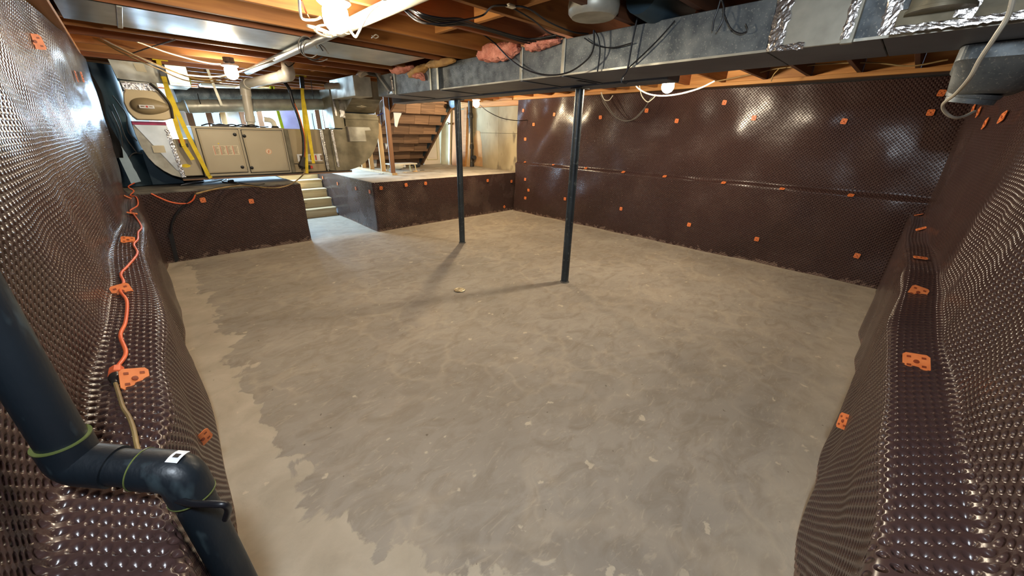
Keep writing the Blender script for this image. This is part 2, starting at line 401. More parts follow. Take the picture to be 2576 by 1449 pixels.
# ------------------------------------------------------------------ mesh helpers
class MB:
    def __init__(s):
        s.v = []; s.f = []; s.mi = []; s.cur = 0

    def add(s, vs, fs, mi=None):
        b = len(s.v); s.v += [tuple(p) for p in vs]
        s.f += [tuple(i + b for i in f) for f in fs]
        s.mi += [s.cur if mi is None else mi] * len(fs)
        return s

    def box(s, a, b, bev=0.0, mi=None):
        x0, y0, z0 = (min(a[i], b[i]) for i in range(3)); x1, y1, z1 = (max(a[i], b[i]) for i in range(3))
        e = min(bev, (x1 - x0) / 2.01, (y1 - y0) / 2.01, (z1 - z0) / 2.01)
        if e <= 0:
            vs = [(x, y, z) for z in (z0, z1) for y in (y0, y1) for x in (x0, x1)]
            return s.add(vs, [(0, 2, 3, 1), (4, 5, 7, 6), (0, 1, 5, 4), (2, 6, 7, 3), (0, 4, 6, 2), (1, 3, 7, 5)], mi)
        # chamfered box: 24 verts
        vs = []; idx = {}
        for sx in (0, 1):
            for sy in (0, 1):
                for sz in (0, 1):
                    X = (x0, x1)[sx]; Y = (y0, y1)[sy]; Z = (z0, z1)[sz]
                    ix = X + (e if sx == 0 else -e); iy = Y + (e if sy == 0 else -e); iz = Z + (e if sz == 0 else -e)
                    idx[sx, sy, sz, 'x'] = len(vs); vs.append((X, iy, iz))
                    idx[sx, sy, sz, 'y'] = len(vs); vs.append((ix, Y, iz))
                    idx[sx, sy, sz, 'z'] = len(vs); vs.append((ix, iy, Z))
        fs = []
        g = lambda a_, b_, c_, k: idx[a_, b_, c_, k]
        fs.append((g(0, 0, 0, 'x'), g(0, 0, 1, 'x'), g(0, 1, 1, 'x'), g(0, 1, 0, 'x')))
        fs.append((g(1, 0, 0, 'x'), g(1, 1, 0, 'x'), g(1, 1, 1, 'x'), g(1, 0, 1, 'x')))
        fs.append((g(0, 0, 0, 'y'), g(1, 0, 0, 'y'), g(1, 0, 1, 'y'), g(0, 0, 1, 'y')))
        fs.append((g(0, 1, 0, 'y'), g(0, 1, 1, 'y'), g(1, 1, 1, 'y'), g(1, 1, 0, 'y')))
        fs.append((g(0, 0, 0, 'z'), g(0, 1, 0, 'z'), g(1, 1, 0, 'z'), g(1, 0, 0, 'z')))
        fs.append((g(0, 0, 1, 'z'), g(1, 0, 1, 'z'), g(1, 1, 1, 'z'), g(0, 1, 1, 'z')))
        for A, B in ((0, 0), (0, 1), (1, 0), (1, 1)):
            fs.append((g(A, B, 0, 'x'), g(A, B, 1, 'x'), g(A, B, 1, 'y'), g(A, B, 0, 'y')))
            fs.append((g(A, 0, B, 'x'), g(A, 1, B, 'x'), g(A, 1, B, 'z'), g(A, 0, B, 'z')))
            fs.append((g(0, A, B, 'y'), g(1, A, B, 'y'), g(1, A, B, 'z'), g(0, A, B, 'z')))
        for sx in (0, 1):
            for sy in (0, 1):
                for sz in (0, 1):
                    fs.append((g(sx, sy, sz, 'x'), g(sx, sy, sz, 'y'), g(sx, sy, sz, 'z')))
        return s.add(vs, fs, mi)

    def bar(s, p0, p1, w, t, up=(0, 0, 1), mi=None):
        """rectangular bar from p0 to p1, w across (side), t along up"""
        p0 = Vector(p0); p1 = Vector(p1); d = (p1 - p0).normalized()
        sd = d.cross(Vector(up))
        if sd.length < 1e-4:
            sd = d.cross(Vector((0, 1, 0)))
        sd.normalize(); u = sd.cross(d)
        vs = []
        for p in (p0, p1):
            for a, b in ((-1, -1), (1, -1), (1, 1), (-1, 1)):
                vs.append(p + sd * (a * w / 2) + u * (b * t / 2))
        return s.add(vs, [(0, 1, 2, 3), (7, 6, 5, 4), (0, 4, 5, 1), (1, 5, 6, 2), (2, 6, 7, 3), (3, 7, 4, 0)], mi)

    def prism(s, poly, off, mi=None):
        """polygon (3d points) extruded by vector off"""
        n = len(poly); off = Vector(off)
        vs = [Vector(p) for p in poly] + [Vector(p) + off for p in poly]
        fs = [tuple(range(n))[::-1], tuple(range(n, 2 * n))] + [(i, (i + 1) % n, (i + 1) % n + n, i + n) for i in range(n)]
        return s.add(vs, fs, mi)

    def rings(s, rings, cap=True, mi=None, closed=True):
        n = len(rings[0]); vs = [p for r in rings for p in r]; fs = []
        for k in range(len(rings) - 1):
            for i in range(n if closed else n - 1):
                j = (i + 1) % n
                fs.append((k * n + i, k * n + j, (k + 1) * n + j, (k + 1) * n + i))
        if cap:
            fs.append(tuple(range(n))[::-1]); fs.append(tuple(range((len(rings) - 1) * n, len(rings) * n)))
        return s.add(vs, fs, mi)

    def tube(s, pts, r, n=10, cap=True, mi=None, flat=None):
        pts = [Vector(p) for p in pts]
        rs = r if isinstance(r, (list, tuple)) else [r] * len(pts)
        rings = []
        prev = None
        for i, p in enumerate(pts):
            if i == 0: d = pts[1] - pts[0]
            elif i == len(pts) - 1: d = pts[-1] - pts[-2]
            else: d = (pts[i + 1] - p).normalized() + (p - pts[i - 1]).normalized()
            if d.length < 1e-9: d = Vector((0, 0, 1))
            d.normalize()
            if prev is None:
                ref = Vector((0, 0, 1)) if abs(d.z) < 0.9 else Vector((1, 0, 0))
                a = d.cross(ref).normalized()
            else:
                a = (prev - d * prev.dot(d)).normalized()
            prev = a; b = d.cross(a)
            fx, fy = flat if flat else (1, 1)
            rings.append([p + (a * math.cos(t) * fx + b * math.sin(t) * fy) * rs[i] for t in [2 * PI * k / n for k in range(n)]])
        return s.rings(rings, cap, mi)

    def lathe(s, o, d, prof, n=20, mi=None):
        """prof: list of (distance along d, radius)"""
        d = Vector(d).normalized(); o = Vector(o)
        ref = Vector((0, 0, 1)) if abs(d.z) < 0.9 else Vector((1, 0, 0))
        a = d.cross(ref).normalized(); b = d.cross(a)
        rings = [[o + d * h + (a * math.cos(t) + b * math.sin(t)) * max(r, 1e-4) for t in [2 * PI * k / n for k in range(n)]] for h, r in prof]
        return s.rings(rings, True, mi)

    def build(s, name, mats, parent=None, smooth=False, **props):
        me = bpy.data.meshes.new(name)
        me.from_pydata([tuple(p) for p in s.v], [], s.f)
        mats = mats if isinstance(mats, (list, tuple)) else [mats]
        for m_ in mats:
            me.materials.append(m_)
        if len(mats) > 1:
            me.polygons.foreach_set('material_index', s.mi)
        if smooth:
            me.polygons.foreach_set('use_smooth', [True] * len(me.polygons))
            try:
                me.set_sharp_from_angle(angle=math.radians(40))
            except Exception:
                pass
        me.update()
        o = bpy.data.objects.new(name, me); COL.objects.link(o)
        if parent is not None:
            o.parent = parent
            wl = parent.get('_w', None)
            w = Matrix.Translation(Vector(wl)) if wl else Matrix.Identity(4)
            o.matrix_parent_inverse = w.inverted()
        for k, v_ in props.items():
            o[k] = v_
        return o


def sub(o, name, mb, mats, smooth=False, **p):
    """sub-part: parent is a mesh with identity local transform"""
    c = mb.build(name, mats, None, smooth, **p)
    c.parent = o
    return c


def thing(name, label, cat, loc, group=None, kind=None):
    o = bpy.data.objects.new(name, None); o.empty_display_size = 0.1; COL.objects.link(o)
    o.location = loc; o['_w'] = list(loc)
    o['label'] = label; o['category'] = cat
    if group: o['group'] = group
    if kind: o['kind'] = kind
    return o


def tag(o, label, cat, group=None):
    o['label'] = label; o['category'] = cat
    if group: o['group'] = group
    return o


def struct(o):
    o['kind'] = 'structure'
    return o


def smooth_path(pts, k=8):
    """Catmull-Rom through the points"""
    P = [Vector(p) for p in pts]
    if len(P) < 3:
        return P
    P = [P[0] * 2 - P[1]] + P + [P[-1] * 2 - P[-2]]
    out = []
    for i in range(1, len(P) - 2):
        a, b, c, d = P[i - 1], P[i], P[i + 1], P[i + 2]
        for j in range(k):
            t = j / k
            out.append(0.5 * ((2 * b) + (c - a) * t + (2 * a - 5 * b + 4 * c - d) * t * t + (3 * b - a - 3 * c + d) * t ** 3))
    out.append(P[-2])
    return out


def cable(name, pts, r, m, label, cat='cable', group=None, k=8, n=8):
    mb = MB(); mb.tube(smooth_path(pts, k), r, n)
    return tag(mb.build(name, m, None, True), label, cat, group)


def round_bend(pts, rad, steps=7):
    """polyline with filleted corners, for rigid pipe"""
    P = [Vector(p) for p in pts]; out = [P[0]]
    for i in range(1, len(P) - 1):
        a = (P[i - 1] - P[i]); b = (P[i + 1] - P[i]); r = min(rad, a.length * .45, b.length * .45)
        p0 = P[i] + a.normalized() * r; p2 = P[i] + b.normalized() * r
        for j in range(steps + 1):
            t = j / steps
            out.append((1 - t) ** 2 * p0 + 2 * t * (1 - t) * P[i] + t * t * p2)
    out.append(P[-1])
    return out


# ------------------------------------------------------------------ the room shell
CEIL = 2.535
JB = 2.30            # underside of the joists


def sbox(name, a, b, m, parent=None):
    return struct(MB().box(a, b).build(name, m, parent))


# main slab
g = MB()
nx, ny = 60, 90
xs = np.linspace(-0.5, 6.25, nx + 1); ys = np.linspace(-0.6, 8.15, ny + 1)
vs = [(x, y, 0.004 * math.sin(1.7 * x + 0.6 * y) * math.sin(1.1 * y - 0.7 * x)) for y in ys for x in xs]
fs = [(j * (nx + 1) + i, j * (nx + 1) + i + 1, (j + 1) * (nx + 1) + i + 1, (j + 1) * (nx + 1) + i) for j in range(ny) for i in range(nx)]
g.add(vs, fs)
g.box((-0.5, -0.6, -0.2), (6.25, 8.15, -0.02))
floor = struct(g.build('floor', M['floor'], None, True))

XR = 6.20            # far right concrete wall
YF = 11.2            # far end wall
struct(MB().box((-0.75, -0.9, 0), (-0.36, 6.9, 2.535)).box((-0.36, -0.9, 0), (-0.16, 6.46, 0.84)).build('wall_left', M['dark_wall']))
struct(MB().box((-0.36, -0.9, 0), (6.3, -0.56, 2.535)).box((-0.36, -0.56, 0), (6.05, -0.22, 0.84)).build('wall_right', M['dark_wall']))
wb = MB(); wb.box((6.03, -0.56, 0), (6.4, 6.0, 2.24))
struct(wb.build('wall_back', M['dark_wall']))
# raw concrete wall of the raised part, formed in lifts and bays
wr = thing('wall_far_right', '', '', (XR, 8, 0))
del wr['label']; del wr['category']; struct(wr)
MB().box((XR + .1, 6.0, 0), (XR + .24, 9.9, 2.535)).build('backing', M['concrete'], wr)
for (z0, z1) in ((0.0, 1.62), (1.624, 2.18)):
    for (y0, y1) in ((6.0, 6.86), (6.866, 7.7), (7.706, 9.9)):
        MB().box((XR + random.uniform(-0.004, 0.004), y0, z0), (XR + 0.25, y1, z1), 0.004).build('panel', M['concrete'], wr)
MB().box((XR, 6.0, 2.184), (XR + 0.25, 9.9, 2.30), 0.01).build('plate', M['joist_y'], wr)
MB().box((XR + 0.02, 6.0, 2.3), (XR + 0.25, 9.9, 2.535), 0.0).build('rim_board', M['joist_y'], wr)
struct(MB().box((5.1, 9.9, 0), (6.6, 10.1, 2.535)).build('wall_closet', M['board_orange']))
struct(MB().box((-1.4, 6.9, 0), (-1.2, 11.4, 2.535)).build('wall_far_left', M['dark_wall']))
struct(MB().box((-1.2, 6.85, 0), (-0.75, 6.95, 2.535)).build('wall_left_return', M['dark_wall']))
struct(MB().box((-0.8, -0.9, 2.535), (6.5, 11.5, 2.6)).build('ceiling', M['subfloor']))
ceiling = bpy.data.objects['ceiling']
struct(MB().box((-1.3, 6.9, 2.535), (-0.8, 11.5, 2.6)).build('ceiling_far', M['subfloor']))

# raised slab, shelf behind the pony wall, stair well between them
PT = 0.82
struct(MB().box((2.71, 6.09, 0), (6.3, 11.3, PT), 0.0).build('floor_raised', M['slab']))
struct(MB().box((-1.3, 8.74, 0), (2.71, 11.3, PT), 0.0).build('floor_landing', M['slab']))
struct(MB().box((-1.3, 6.9, 0), (1.63, 8.74, 0.86)).box((-0.7, 6.25, 0), (1.63, 6.9, 0.878), 0.006).build('floor_ledge', M['slab_edge']))

# far end wall with three daylight windows
fw = thing('wall_far', '', '', (2.5, YF, 0)); del fw['label']; del fw['category']; struct(fw)
wins = [(-0.55, 0.42), (0.95, 1.75), (2.05, 2.85), (3.1, 3.9)]
xe = -1.3
for a, b in wins:
    MB().box((xe, YF, PT), (a, YF + 0.15, 2.535)).build('panel', M['drywall'], fw)
    MB().box((a, YF, PT), (b, YF + 0.15, 1.15)).build('panel', M['drywall'], fw)
    MB().box((a, YF, 2.22), (b, YF + 0.15, 2.535)).build('panel', M['drywall'], fw)
    xe = b
MB().box((xe, YF, PT), (6.6, YF + 0.15, 2.535)).build('panel', M['drywall'], fw)
for i, (a, b) in enumerate(wins):
    w = thing('window_%d' % (i + 1), '', '', ((a + b) / 2, YF, 1.15)); del w['label']; del w['category']; struct(w)
    f_ = MB()
    for (p, q) in (((a, YF - .02, 1.15), (a + .05, YF + .1, 2.22)), ((b - .05, YF - .02, 1.15), (b, YF + .1, 2.22)),
                   ((a, YF - .02, 1.15), (b, YF + .1, 1.2)), ((a, YF - .02, 2.17), (b, YF + .1, 2.22)),
                   (((a + b) / 2 - .02, YF, 1.15), ((a + b) / 2 + .02, YF + .08, 2.22))):
        f_.box(p, q)
    f_.build('window_frame', M['drywall'], w)
    MB().box((a + .04, YF + .04, 1.19), (b - .04, YF + .05, 2.18)).build('pane', M['window'], w)


# ------------------------------------------------------------------ dimpled drainage sheets
def bumps(U, S, seed, amp):
    r = np.random.default_rng(seed); out = np.zeros_like(U)
    for _ in range(9):
        k = r.uniform(0.8, 4.5); th = r.uniform(0, PI); ph = r.uniform(0, 2 * PI)
        out += np.sin(2 * PI * k * (U * math.cos(th) + S * math.sin(th)) / 1.6 + ph) * amp / (0.6 + k)
    return out


def sheet(name, u, s, F, m, label, fine=None, seed=1, amp=0.012, thick=0.006, flip=False, depth=0.015, farval=1.0):
    """u, s: 1d arrays of arc length; F(U, S) -> (x, y, z) arrays; dimples cut where fine(U) -> 0..1"""
    U, S = np.meshgrid(u, s)
    X, Y, Z = F(U, S)
    P = np.stack([X, Y, Z], -1)
    dU = np.gradient(P, axis=1); dS = np.gradient(P, axis=0)
    Nn = np.cross(dU, dS); Nn /= np.linalg.norm(Nn, axis=-1, keepdims=True) + 1e-12
    if flip: Nn = -Nn
    P = P + Nn * bumps(U, S, seed, amp)[..., None]
    far = np.full(U.shape, farval)
    if fine is not None:
        fn = fine(U)
        far = (1 - fn) * farval
        p = (U + S) / DP / 2; q = (U - S) / DP / 2
        r = np.sqrt((p - np.round(p)) ** 2 + (q - np.round(q)) ** 2)
        t = np.clip((r - 0.10) / (0.37 - 0.10), 0, 1) ** 0.9
        P = P - Nn * ((1 - t) * depth * fn)[..., None]
    ns, nu = U.shape
    me = bpy.data.meshes.new(name)
    me.vertices.add(ns * nu); me.vertices.foreach_set('co', P.reshape(-1).astype(np.float32))
    idx = np.arange(ns * nu).reshape(ns, nu)
    a, b, c, d = idx[:-1, :-1], idx[:-1, 1:], idx[1:, 1:], idx[1:, :-1]
    quads = np.stack([a, b, c, d] if not flip else [a, d, c, b], -1).reshape(-1, 4)
    nf = len(quads)
    me.loops.add(nf * 4); me.loops.foreach_set('vertex_index', quads.reshape(-1).astype(np.int32))
    me.polygons.add(nf); me.polygons.foreach_set('loop_start', np.arange(0, nf * 4, 4, dtype=np.int32))
    me.polygons.foreach_set('loop_total', np.full(nf, 4, dtype=np.int32))
    me.update(calc_edges=True)
    me.polygons.foreach_set('use_smooth', np.ones(nf, dtype=bool))
    uvl = me.uv_layers.new(name='UVMap')
    uvs = np.stack([U, S], -1).reshape(-1, 2)[quads.reshape(-1)]
    uvl.data.foreach_set('uv', uvs.reshape(-1).astype(np.float32))
    at = me.attributes.new('far', 'FLOAT', 'POINT'); at.data.foreach_set('value', far.reshape(-1).astype(np.float32))
    me.materials.append(m)
    o = bpy.data.objects.new(name, me); COL.objects.link(o)
    tag(o, label, 'membrane')
    return o


def polyline_profile(pts, rad=0.03):
    """2d polyline with rounded corners -> sampler arc length -> (a, b)"""
    P = round_bend([Vector((p[0], p[1], 0)) for p in pts], rad, 8)
    A = np.array([[p.x, p.y] for p in P]); L_ = np.concatenate([[0], np.cumsum(np.linalg.norm(np.diff(A, axis=0), axis=1))])
    return A, L_


def lattice(a, b):
    """grid lines gathered at the dimple rims"""
    k = np.arange(round(a / DP), round(b / DP))
    return np.unique(np.round(np.concatenate([(k + o) * DP for o in (0, .28, .5, .72)]), 6))


def grade(lo, hi, n0, n1, step_f, step_c):
    """1d samples: coarse outside n0..n1, fine inside"""
    n0 = round(n0 / DP) * DP; n1 = round(n1 / DP) * DP
    a = np.arange(lo, n0 - step_c * .5, step_c); b = lattice(n0, n1); c = np.arange(n1, hi + step_c * .5, step_c)
    return np.unique(np.concatenate([a, b, c]))


FS = DP / 4
sm = lambda t: np.clip(t, 0, 1) ** 2 * (3 - 2 * np.clip(t, 0, 1))


# left wall sheet: up the low curb wall, over its top, up the foundation
def left_F(U, S):
    A1, L1 = polyline_profile([(-0.085, 0.0), (-0.10, 0.87), (-0.27, 0.885), (-0.275, 1.5), (-0.255, 2.24)], 0.035)
    A2, L2 = polyline_profile([(-0.085, 0.0), (-0.10, 0.87), (-0.215, 0.885), (-0.16, 1.5), (-0.125, 2.24)], 0.045)
    T = S / S.max()
    t = sm((U - 2.6) / 3.4)
    x1 = np.interp(T * L1[-1], L1, A1[:, 0]); z1 = np.interp(T * L1[-1], L1, A1[:, 1])
    x2 = np.interp(T * L2[-1], L2, A2[:, 0]); z2 = np.interp(T * L2[-1], L2, A2[:, 1])
    x = x1 * (1 - t) + x2 * t; z = z1 * (1 - t) + z2 * t
    # the curb is set back a little where the drain pipe drops past it
    x = x - 0.04 * (1 - sm((U - 0.95) / 0.35)) * np.clip(1.6 - z / 1.0, 0, 1).clip(0, 1)
    # skirt swings in and out along the slab
    x = x + 0.018 * np.sin(U * 3.1 + 0.6) * (1 - z / 2.3)
    # turn the far end round the corner of the foundation
    e = sm((U - 6.38) / 0.14)
    x = x - e * 0.26 * (z > -1)
    y = np.minimum(U, 6.46 + 0.02 * np.sin(z * 5))
    return x, y, z


um = grade(-0.3, 6.6, 0.45, 4.1, FS, 0.03)
smx = lattice(0, 2.46)
mem_left = sheet('dimple_membrane', um, smx, left_F, M['membrane'],
                 'brown dimpled membrane lining the left wall, an orange cord lying along its ledge',
                 fine=lambda U: sm((U - 0.47) / 0.15) * (1 - sm((U - 3.6) / 0.45)), seed=3, amp=0.010)


def right_F(U, S):
    A1, L1 = polyline_profile([(-0.145, 0.0), (-0.155, 0.87), (-0.305, 0.88), (-0.37, 1.4), (-0.43, 1.97)], 0.035)
    y = np.interp(S, L1, A1[:, 0]); z = np.interp(S, L1, A1[:, 1])
    A2, L2 = polyline_profile([(-0.145, 0.0), (-0.155, 0.87), (-0.255, 0.88), (-0.25, 1.4), (-0.235, 1.99)], 0.035)
    tt = sm((U - 3.6) / 2.2)
    y = y * (1 - tt) + np.interp(S, L2, A2[:, 0]) * tt; z = z * (1 - tt) + np.interp(S, L2, A2[:, 1]) * tt
    y = y + 0.02 * np.sin(U * 2.7 + 2.0) * (1 - z / 2.2)
    z = np.where(z > 1.7, z + 0.03 * np.sin(U * 5) * (z - 1.7) / .3, z)
    return U, y, z


ur = grade(-0.3, 6.0, 0.75, 3.6, FS, 0.03)
srx = lattice(0, 2.12)
mem_right = sheet('dimple_membrane', ur, srx, right_F, M['membrane'],
                  'brown dimpled membrane on the right wall, a row of orange clips along its ledge',
                  fine=lambda U: sm((U - 0.8) / 0.1) * (1 - sm((U - 3.1) / 0.45)), seed=5, amp=0.010, flip=True)


def back_F(U, S):
    A1, L1 = polyline_profile([(5.90, 0.0), (5.905, 1.03), (5.955, 1.045), (5.94, 2.215)], 0.02)
    x = np.interp(S, L1, A1[:, 0]); z = np.interp(S, L1, A1[:, 1])
    w = np.exp(-((U - 5.2) / 1.0) ** 2)
    x = x + w * 0.026 * np.sin(U * 7 + z * 4) + 0.008 * np.sin(z * 5 + U * 2)
    z = z + 0.045 * sm(np.maximum(U, 0) / 6.0) * (z > 1.0) * (z - 1.0) / 1.2
    return x, U, z


mem_back = sheet('dimple_membrane', np.arange(-0.45, 6.02, 0.025), np.arange(0, 2.25, 0.02), back_F, M['membrane'],
                 'brown dimpled membrane across the long back wall with a ridge at mid height', seed=8, amp=0.011, flip=True)


def pony_F(U, S):       # around the pony wall and back along the stair
    A, L_ = polyline_profile([(-0.10, 6.205), (1.65, 6.215), (1.655, 8.0)], 0.03)
    x = np.interp(U, L_, A[:, 0]); y = np.interp(U, L_, A[:, 1])
    return x, y, S


mem_pony = sheet('dimple_membrane', np.arange(0, 3.5, 0.025), np.arange(0, 0.875, 0.02), pony_F, M['membrane'],
                 'brown dimpled membrane on the low wall under the hanging furnace', seed=9, amp=0.007)


def plat_F(U, S):       # stair side and front of the raised slab
    A, L_ = polyline_profile([(2.70, 8.72), (2.685, 6.07), (6.03, 6.06)], 0.03)
    x = np.interp(U, L_, A[:, 0]); y = np.interp(U, L_, A[:, 1])
    return x, y, S


mem_plat = sheet('dimple_membrane', np.arange(0, 5.99, 0.025), np.arange(0, 0.825, 0.02), plat_F, M['membrane_dusty'],
                 'brown dimpled membrane wrapping the raised slab beside the wooden stairs', seed=11, amp=0.006)

# orange fastener tabs nailed through the sheets
cmb = MB()
cs = 0.037
pl = []
for k in range(16):
    t = 2 * PI * (k + 0.5) / 16
    c, s_ = math.cos(t), math.sin(t)
    pl.append((math.copysign(min(abs(c) * 1.35, 1), c) * cs, math.copysign(min(abs(s_) * 1.35, 1), s_) * cs * 1.08, 0))
cmb.prism(pl, (0, 0, 0.004), 0)
cmb.lathe((0, 0, 0.004), (0, 0, 1), [(0, 0.009), (0.003, 0.008), (0.0035, 0.0)], 10, 1)
for sx, sy in ((1, 1), (-1, -1), (1, -1), (-1, 1)):
    cmb.box((sx * 0.014, sy * 0.016, 0.004), (sx * 0.026, sy * 0.025, 0.0055), 0, 1)
cm_o = cmb.build('clip_mesh_source', [M['clip'], M['clip_dark']])
clip_me = cm_o.data; clip_me.name = 'fastener_tab'
bpy.data.objects.remove(cm_o)


def bvh_of(o):
    from mathutils.bvhtree import BVHTree
    vs = [v.co.copy() for v in o.data.vertices]; fs = [tuple(p.vertices) for p in o.data.polygons]
    return BVHTree.FromPolygons(vs, fs)


def tabs(sheet_o, pix, size=0.92):
    """nail a tab where the ray of a photo pixel meets the real sheet"""
    tree = bvh_of(sheet_o); o0 = Vector((0, 0, CAMH))
    for q in pix:
        d = (ROT @ Vector((q[0] - CX, CY - q[1], -FPX))).normalized()
        hit, nrm, _, _ = tree.ray_cast(o0, d)
        if hit is None:
            continue
        # average the normal over the dimples
        n2 = Vector((0, 0, 0))
        for dd in (-0.03, 0, 0.03):
            for de in (-0.03, 0, 0.03):
                h2, m2, _, _ = tree.find_nearest(hit + Vector((dd, de, -dd)))
                if h2: n2 += m2 if m2.dot(d) < 0 else -m2
        if sheet_o is mem_back and 1.0 < hit.z < 1.13: n2 = Vector((-.45, 0, .89))
        n2.normalize()
        c = bpy.data.objects.new('fastener_tab', clip_me); COL.objects.link(c)
        c.parent = sheet_o
        up = Vector((0, 0, 1)) if abs(n2.z) < 0.7 or sheet_o is mem_back else (Vector((0, 1, 0)) if sheet_o is mem_left else Vector((1, 0, 0)))
        xa = up.cross(n2).normalized(); ya = n2.cross(xa)
        mw = Matrix((xa, ya, n2)).transposed().to_4x4()
        mw = mw @ Matrix.Rotation(q[2] if len(q) > 2 else random.uniform(-0.12, 0.12), 4, 'Z') @ Matrix.Scale(size, 4)
        mw.translation = hit + n2 * 0.009
        c.matrix_basis = mw
        c['label'] = 'orange plastic fastener tab'


tabs(mem_back, [(1823, 258), (1897, 297), (2123, 305), (2341, 283), (2368, 234), (1703, 304), (1627, 278), (1511, 295), (1395, 288),
                (1317, 278), (1343, 313), (1322, 350), (1322, 408), (1393, 415), (1474, 424), (1568, 434), (1672, 445), (1820, 461),
                (1968, 476), (2140, 493), (1322, 451), (1330, 478), (1322, 498), (1422, 500), (1563, 525), (1734, 565), (1904, 601), (2156, 643)], 0.74)
tabs(mem_plat, [(958, 473), (1021, 465, 0.2), (1070, 461), (1226, 454), (1286, 456), (1268, 520, 0.7), (813, 447), (850, 462), (896, 474), (931, 482)], 0.74)
tabs(mem_pony, [(510, 503), (632, 506)], 0.78)
tabs(mem_left, [(323, 466), (321, 498), (332, 539), (322, 607), (308, 735), (336, 957, 0.25), (467, 854, 0.5), (503, 1102, 0.3), (372, 512),
                (85, 105), (187, 192), (202, 193)])
tabs(mem_right, [(2318, 523), (2312, 542), (2318, 578), (2314, 652), (2307, 738), (2303, 915, 0.1), (2128, 1062, 0.5),
                 (2452, 275, 0.4), (2466, 282, 0.4), (2483, 311, 0.4), (2527, 295, 0.4)])

# ------------------------------------------------------------------ joists and what hangs between them
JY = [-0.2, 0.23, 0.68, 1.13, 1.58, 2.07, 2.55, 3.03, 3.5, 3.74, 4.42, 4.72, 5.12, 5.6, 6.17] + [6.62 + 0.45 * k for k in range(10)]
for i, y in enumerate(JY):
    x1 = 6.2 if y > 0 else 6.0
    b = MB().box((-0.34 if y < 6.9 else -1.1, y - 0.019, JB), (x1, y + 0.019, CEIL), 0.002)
    b.build('joist', M['joist_shaded'] if y < 1.8 else (M['joist'] if i % 3 else M['joist_red']), ceiling)


def block(x, y0, y1, h=0.16, m='joist_y'):
    MB().box((x - .019, y0 + .02, JB + 0.05), (x + .019, y1 - .02, JB + .05 + h), 0.002).build('blocking', M[m], ceiling)


for (y0, y1) in ((1.58, 2.07), (2.07, 2.55), (2.55, 3.03), (5.12, 5.6), (5.6, 6.17), (0.68, 1.13), (1.13, 1.58)):
    block(2.0 + (y0 % 0.3) * 0.2, y0, y1)
# rim blocks on the left wall plate and ledger pieces on the back wall
for k in range(len(JY) - 1):
    if JY[k] < 6.6:
        MB().box((-0.20, JY[k] + .022, JB - .02), (-0.155, JY[k + 1] - .022, CEIL), 0.002).build('rim_block', M['joist_y'], ceiling)
        MB().box((5.96, JY[k] + .022, JB - 0.03), (6.0, JY[k + 1] - .022, CEIL), 0.002).build('rim_block', M['joist_y'], ceiling)
MB().box((-0.34, -0.5, JB - 0.04), (-0.14, 6.2, JB - 0.002), 0.003).build('sill_plate', M['joist_y'], ceiling)
MB().box((5.90, -0.5, JB - 0.045), (6.2, 6.0, JB - 0.002), 0.003).build('sill_plate', M['joist_y'], ceiling)
MB().box((-0.3, -0.42, 2.2), (6.0, -0.46 - .06, CEIL), 0.003).build('rim_board', M['joist_red'], ceiling)
# beam carried by the two posts, behind the big duct
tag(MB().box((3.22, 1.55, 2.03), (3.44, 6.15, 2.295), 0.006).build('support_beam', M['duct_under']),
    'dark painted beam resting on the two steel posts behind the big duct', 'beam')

# sheet metal pans closing joist bays as return air ducts
for (y0, y1, x0, x1, lab) in ((3.74, 4.42, -0.12, 2.35, 'long bright sheet metal pan closing a joist bay above the lit bulb'),):
    pn = thing('sheet_metal_pan', lab, 'duct', (1.0, 4.0, JB))
    xs_ = [x0, 0.16, 1.28, x1]
    for k in range(3):
        u_ = np.linspace(xs_[k], xs_[k + 1], 14); v_ = np.linspace(y0 - .02, y1 + .02, 6)
        mb = MB(); vs = []
        for yy in v_:
            for xx in u_:
                vs.append((xx, yy, JB - 0.006 - 0.006 * math.sin((xx - xs_[k]) / (xs_[k + 1] - xs_[k]) * PI) * math.sin((yy - y0) / (y1 - y0) * PI)))
        n0 = len(vs); vs += [(p[0], p[1], JB - 0.001) for p in vs]
        fs = []
        for j in range(5):
            for i in range(13):
                a = j * 14 + i
                fs += [(a, a + 14, a + 15, a + 1), (n0 + a, n0 + a + 1, n0 + a + 15, n0 + a + 14)]
        mb.add(vs, fs)
        mb.build('panel', M['galv_bright'], pn, True)
    for xx in xs_[1:3]:
        MB().box((xx - .014, y0 - .03, JB - .017), (xx + .014, y1 + .03, JB - .006), 0.002).build('drive_cleat', M['cleat'], pn)

# ------------------------------------------------------------------ posts, drain
for (px, py, lab) in ((1163, 611, 'thin dark steel post nearer the raised slab and stairs'),
                      (1420, 709, 'thick looking dark steel post standing nearer the camera by its long shadow')):
    p = V(px, py, 'z', 0)
    t = thing('steel_post', lab, 'post', (p.x, p.y, 0), 'steel posts under the beam')
    MB().tube([(p.x, p.y, 0.0), (p.x, p.y, 2.02)], 0.044, 24).build('pole', M['post'], t, True)
    MB().box((p.x - .075, p.y - .06, 2.02), (p.x + .075, p.y + .06, 2.03), 0.002).build('top_plate', M['post'], t)
    MB().lathe((p.x, p.y, 0), (0, 0, 1), [(0, 0.056), (0.01, 0.053), (0.016, 0.045)], 20).build('base_ring', M['slab_edge'], t, True)
p = V(1156, 730, 'z', 0)
t = thing('floor_drain', 'small round brass floor drain set in the concrete', 'drain', (p.x, p.y, 0.005))
MB().lathe((p.x, p.y, 0.0), (0, 0, 1), [(0, 0.062), (0.006, 0.062), (0.008, 0.056), (0.006, 0.05), (0.002, 0.05)], 28).build('rim', M['gold'], t, True)
gr = MB()
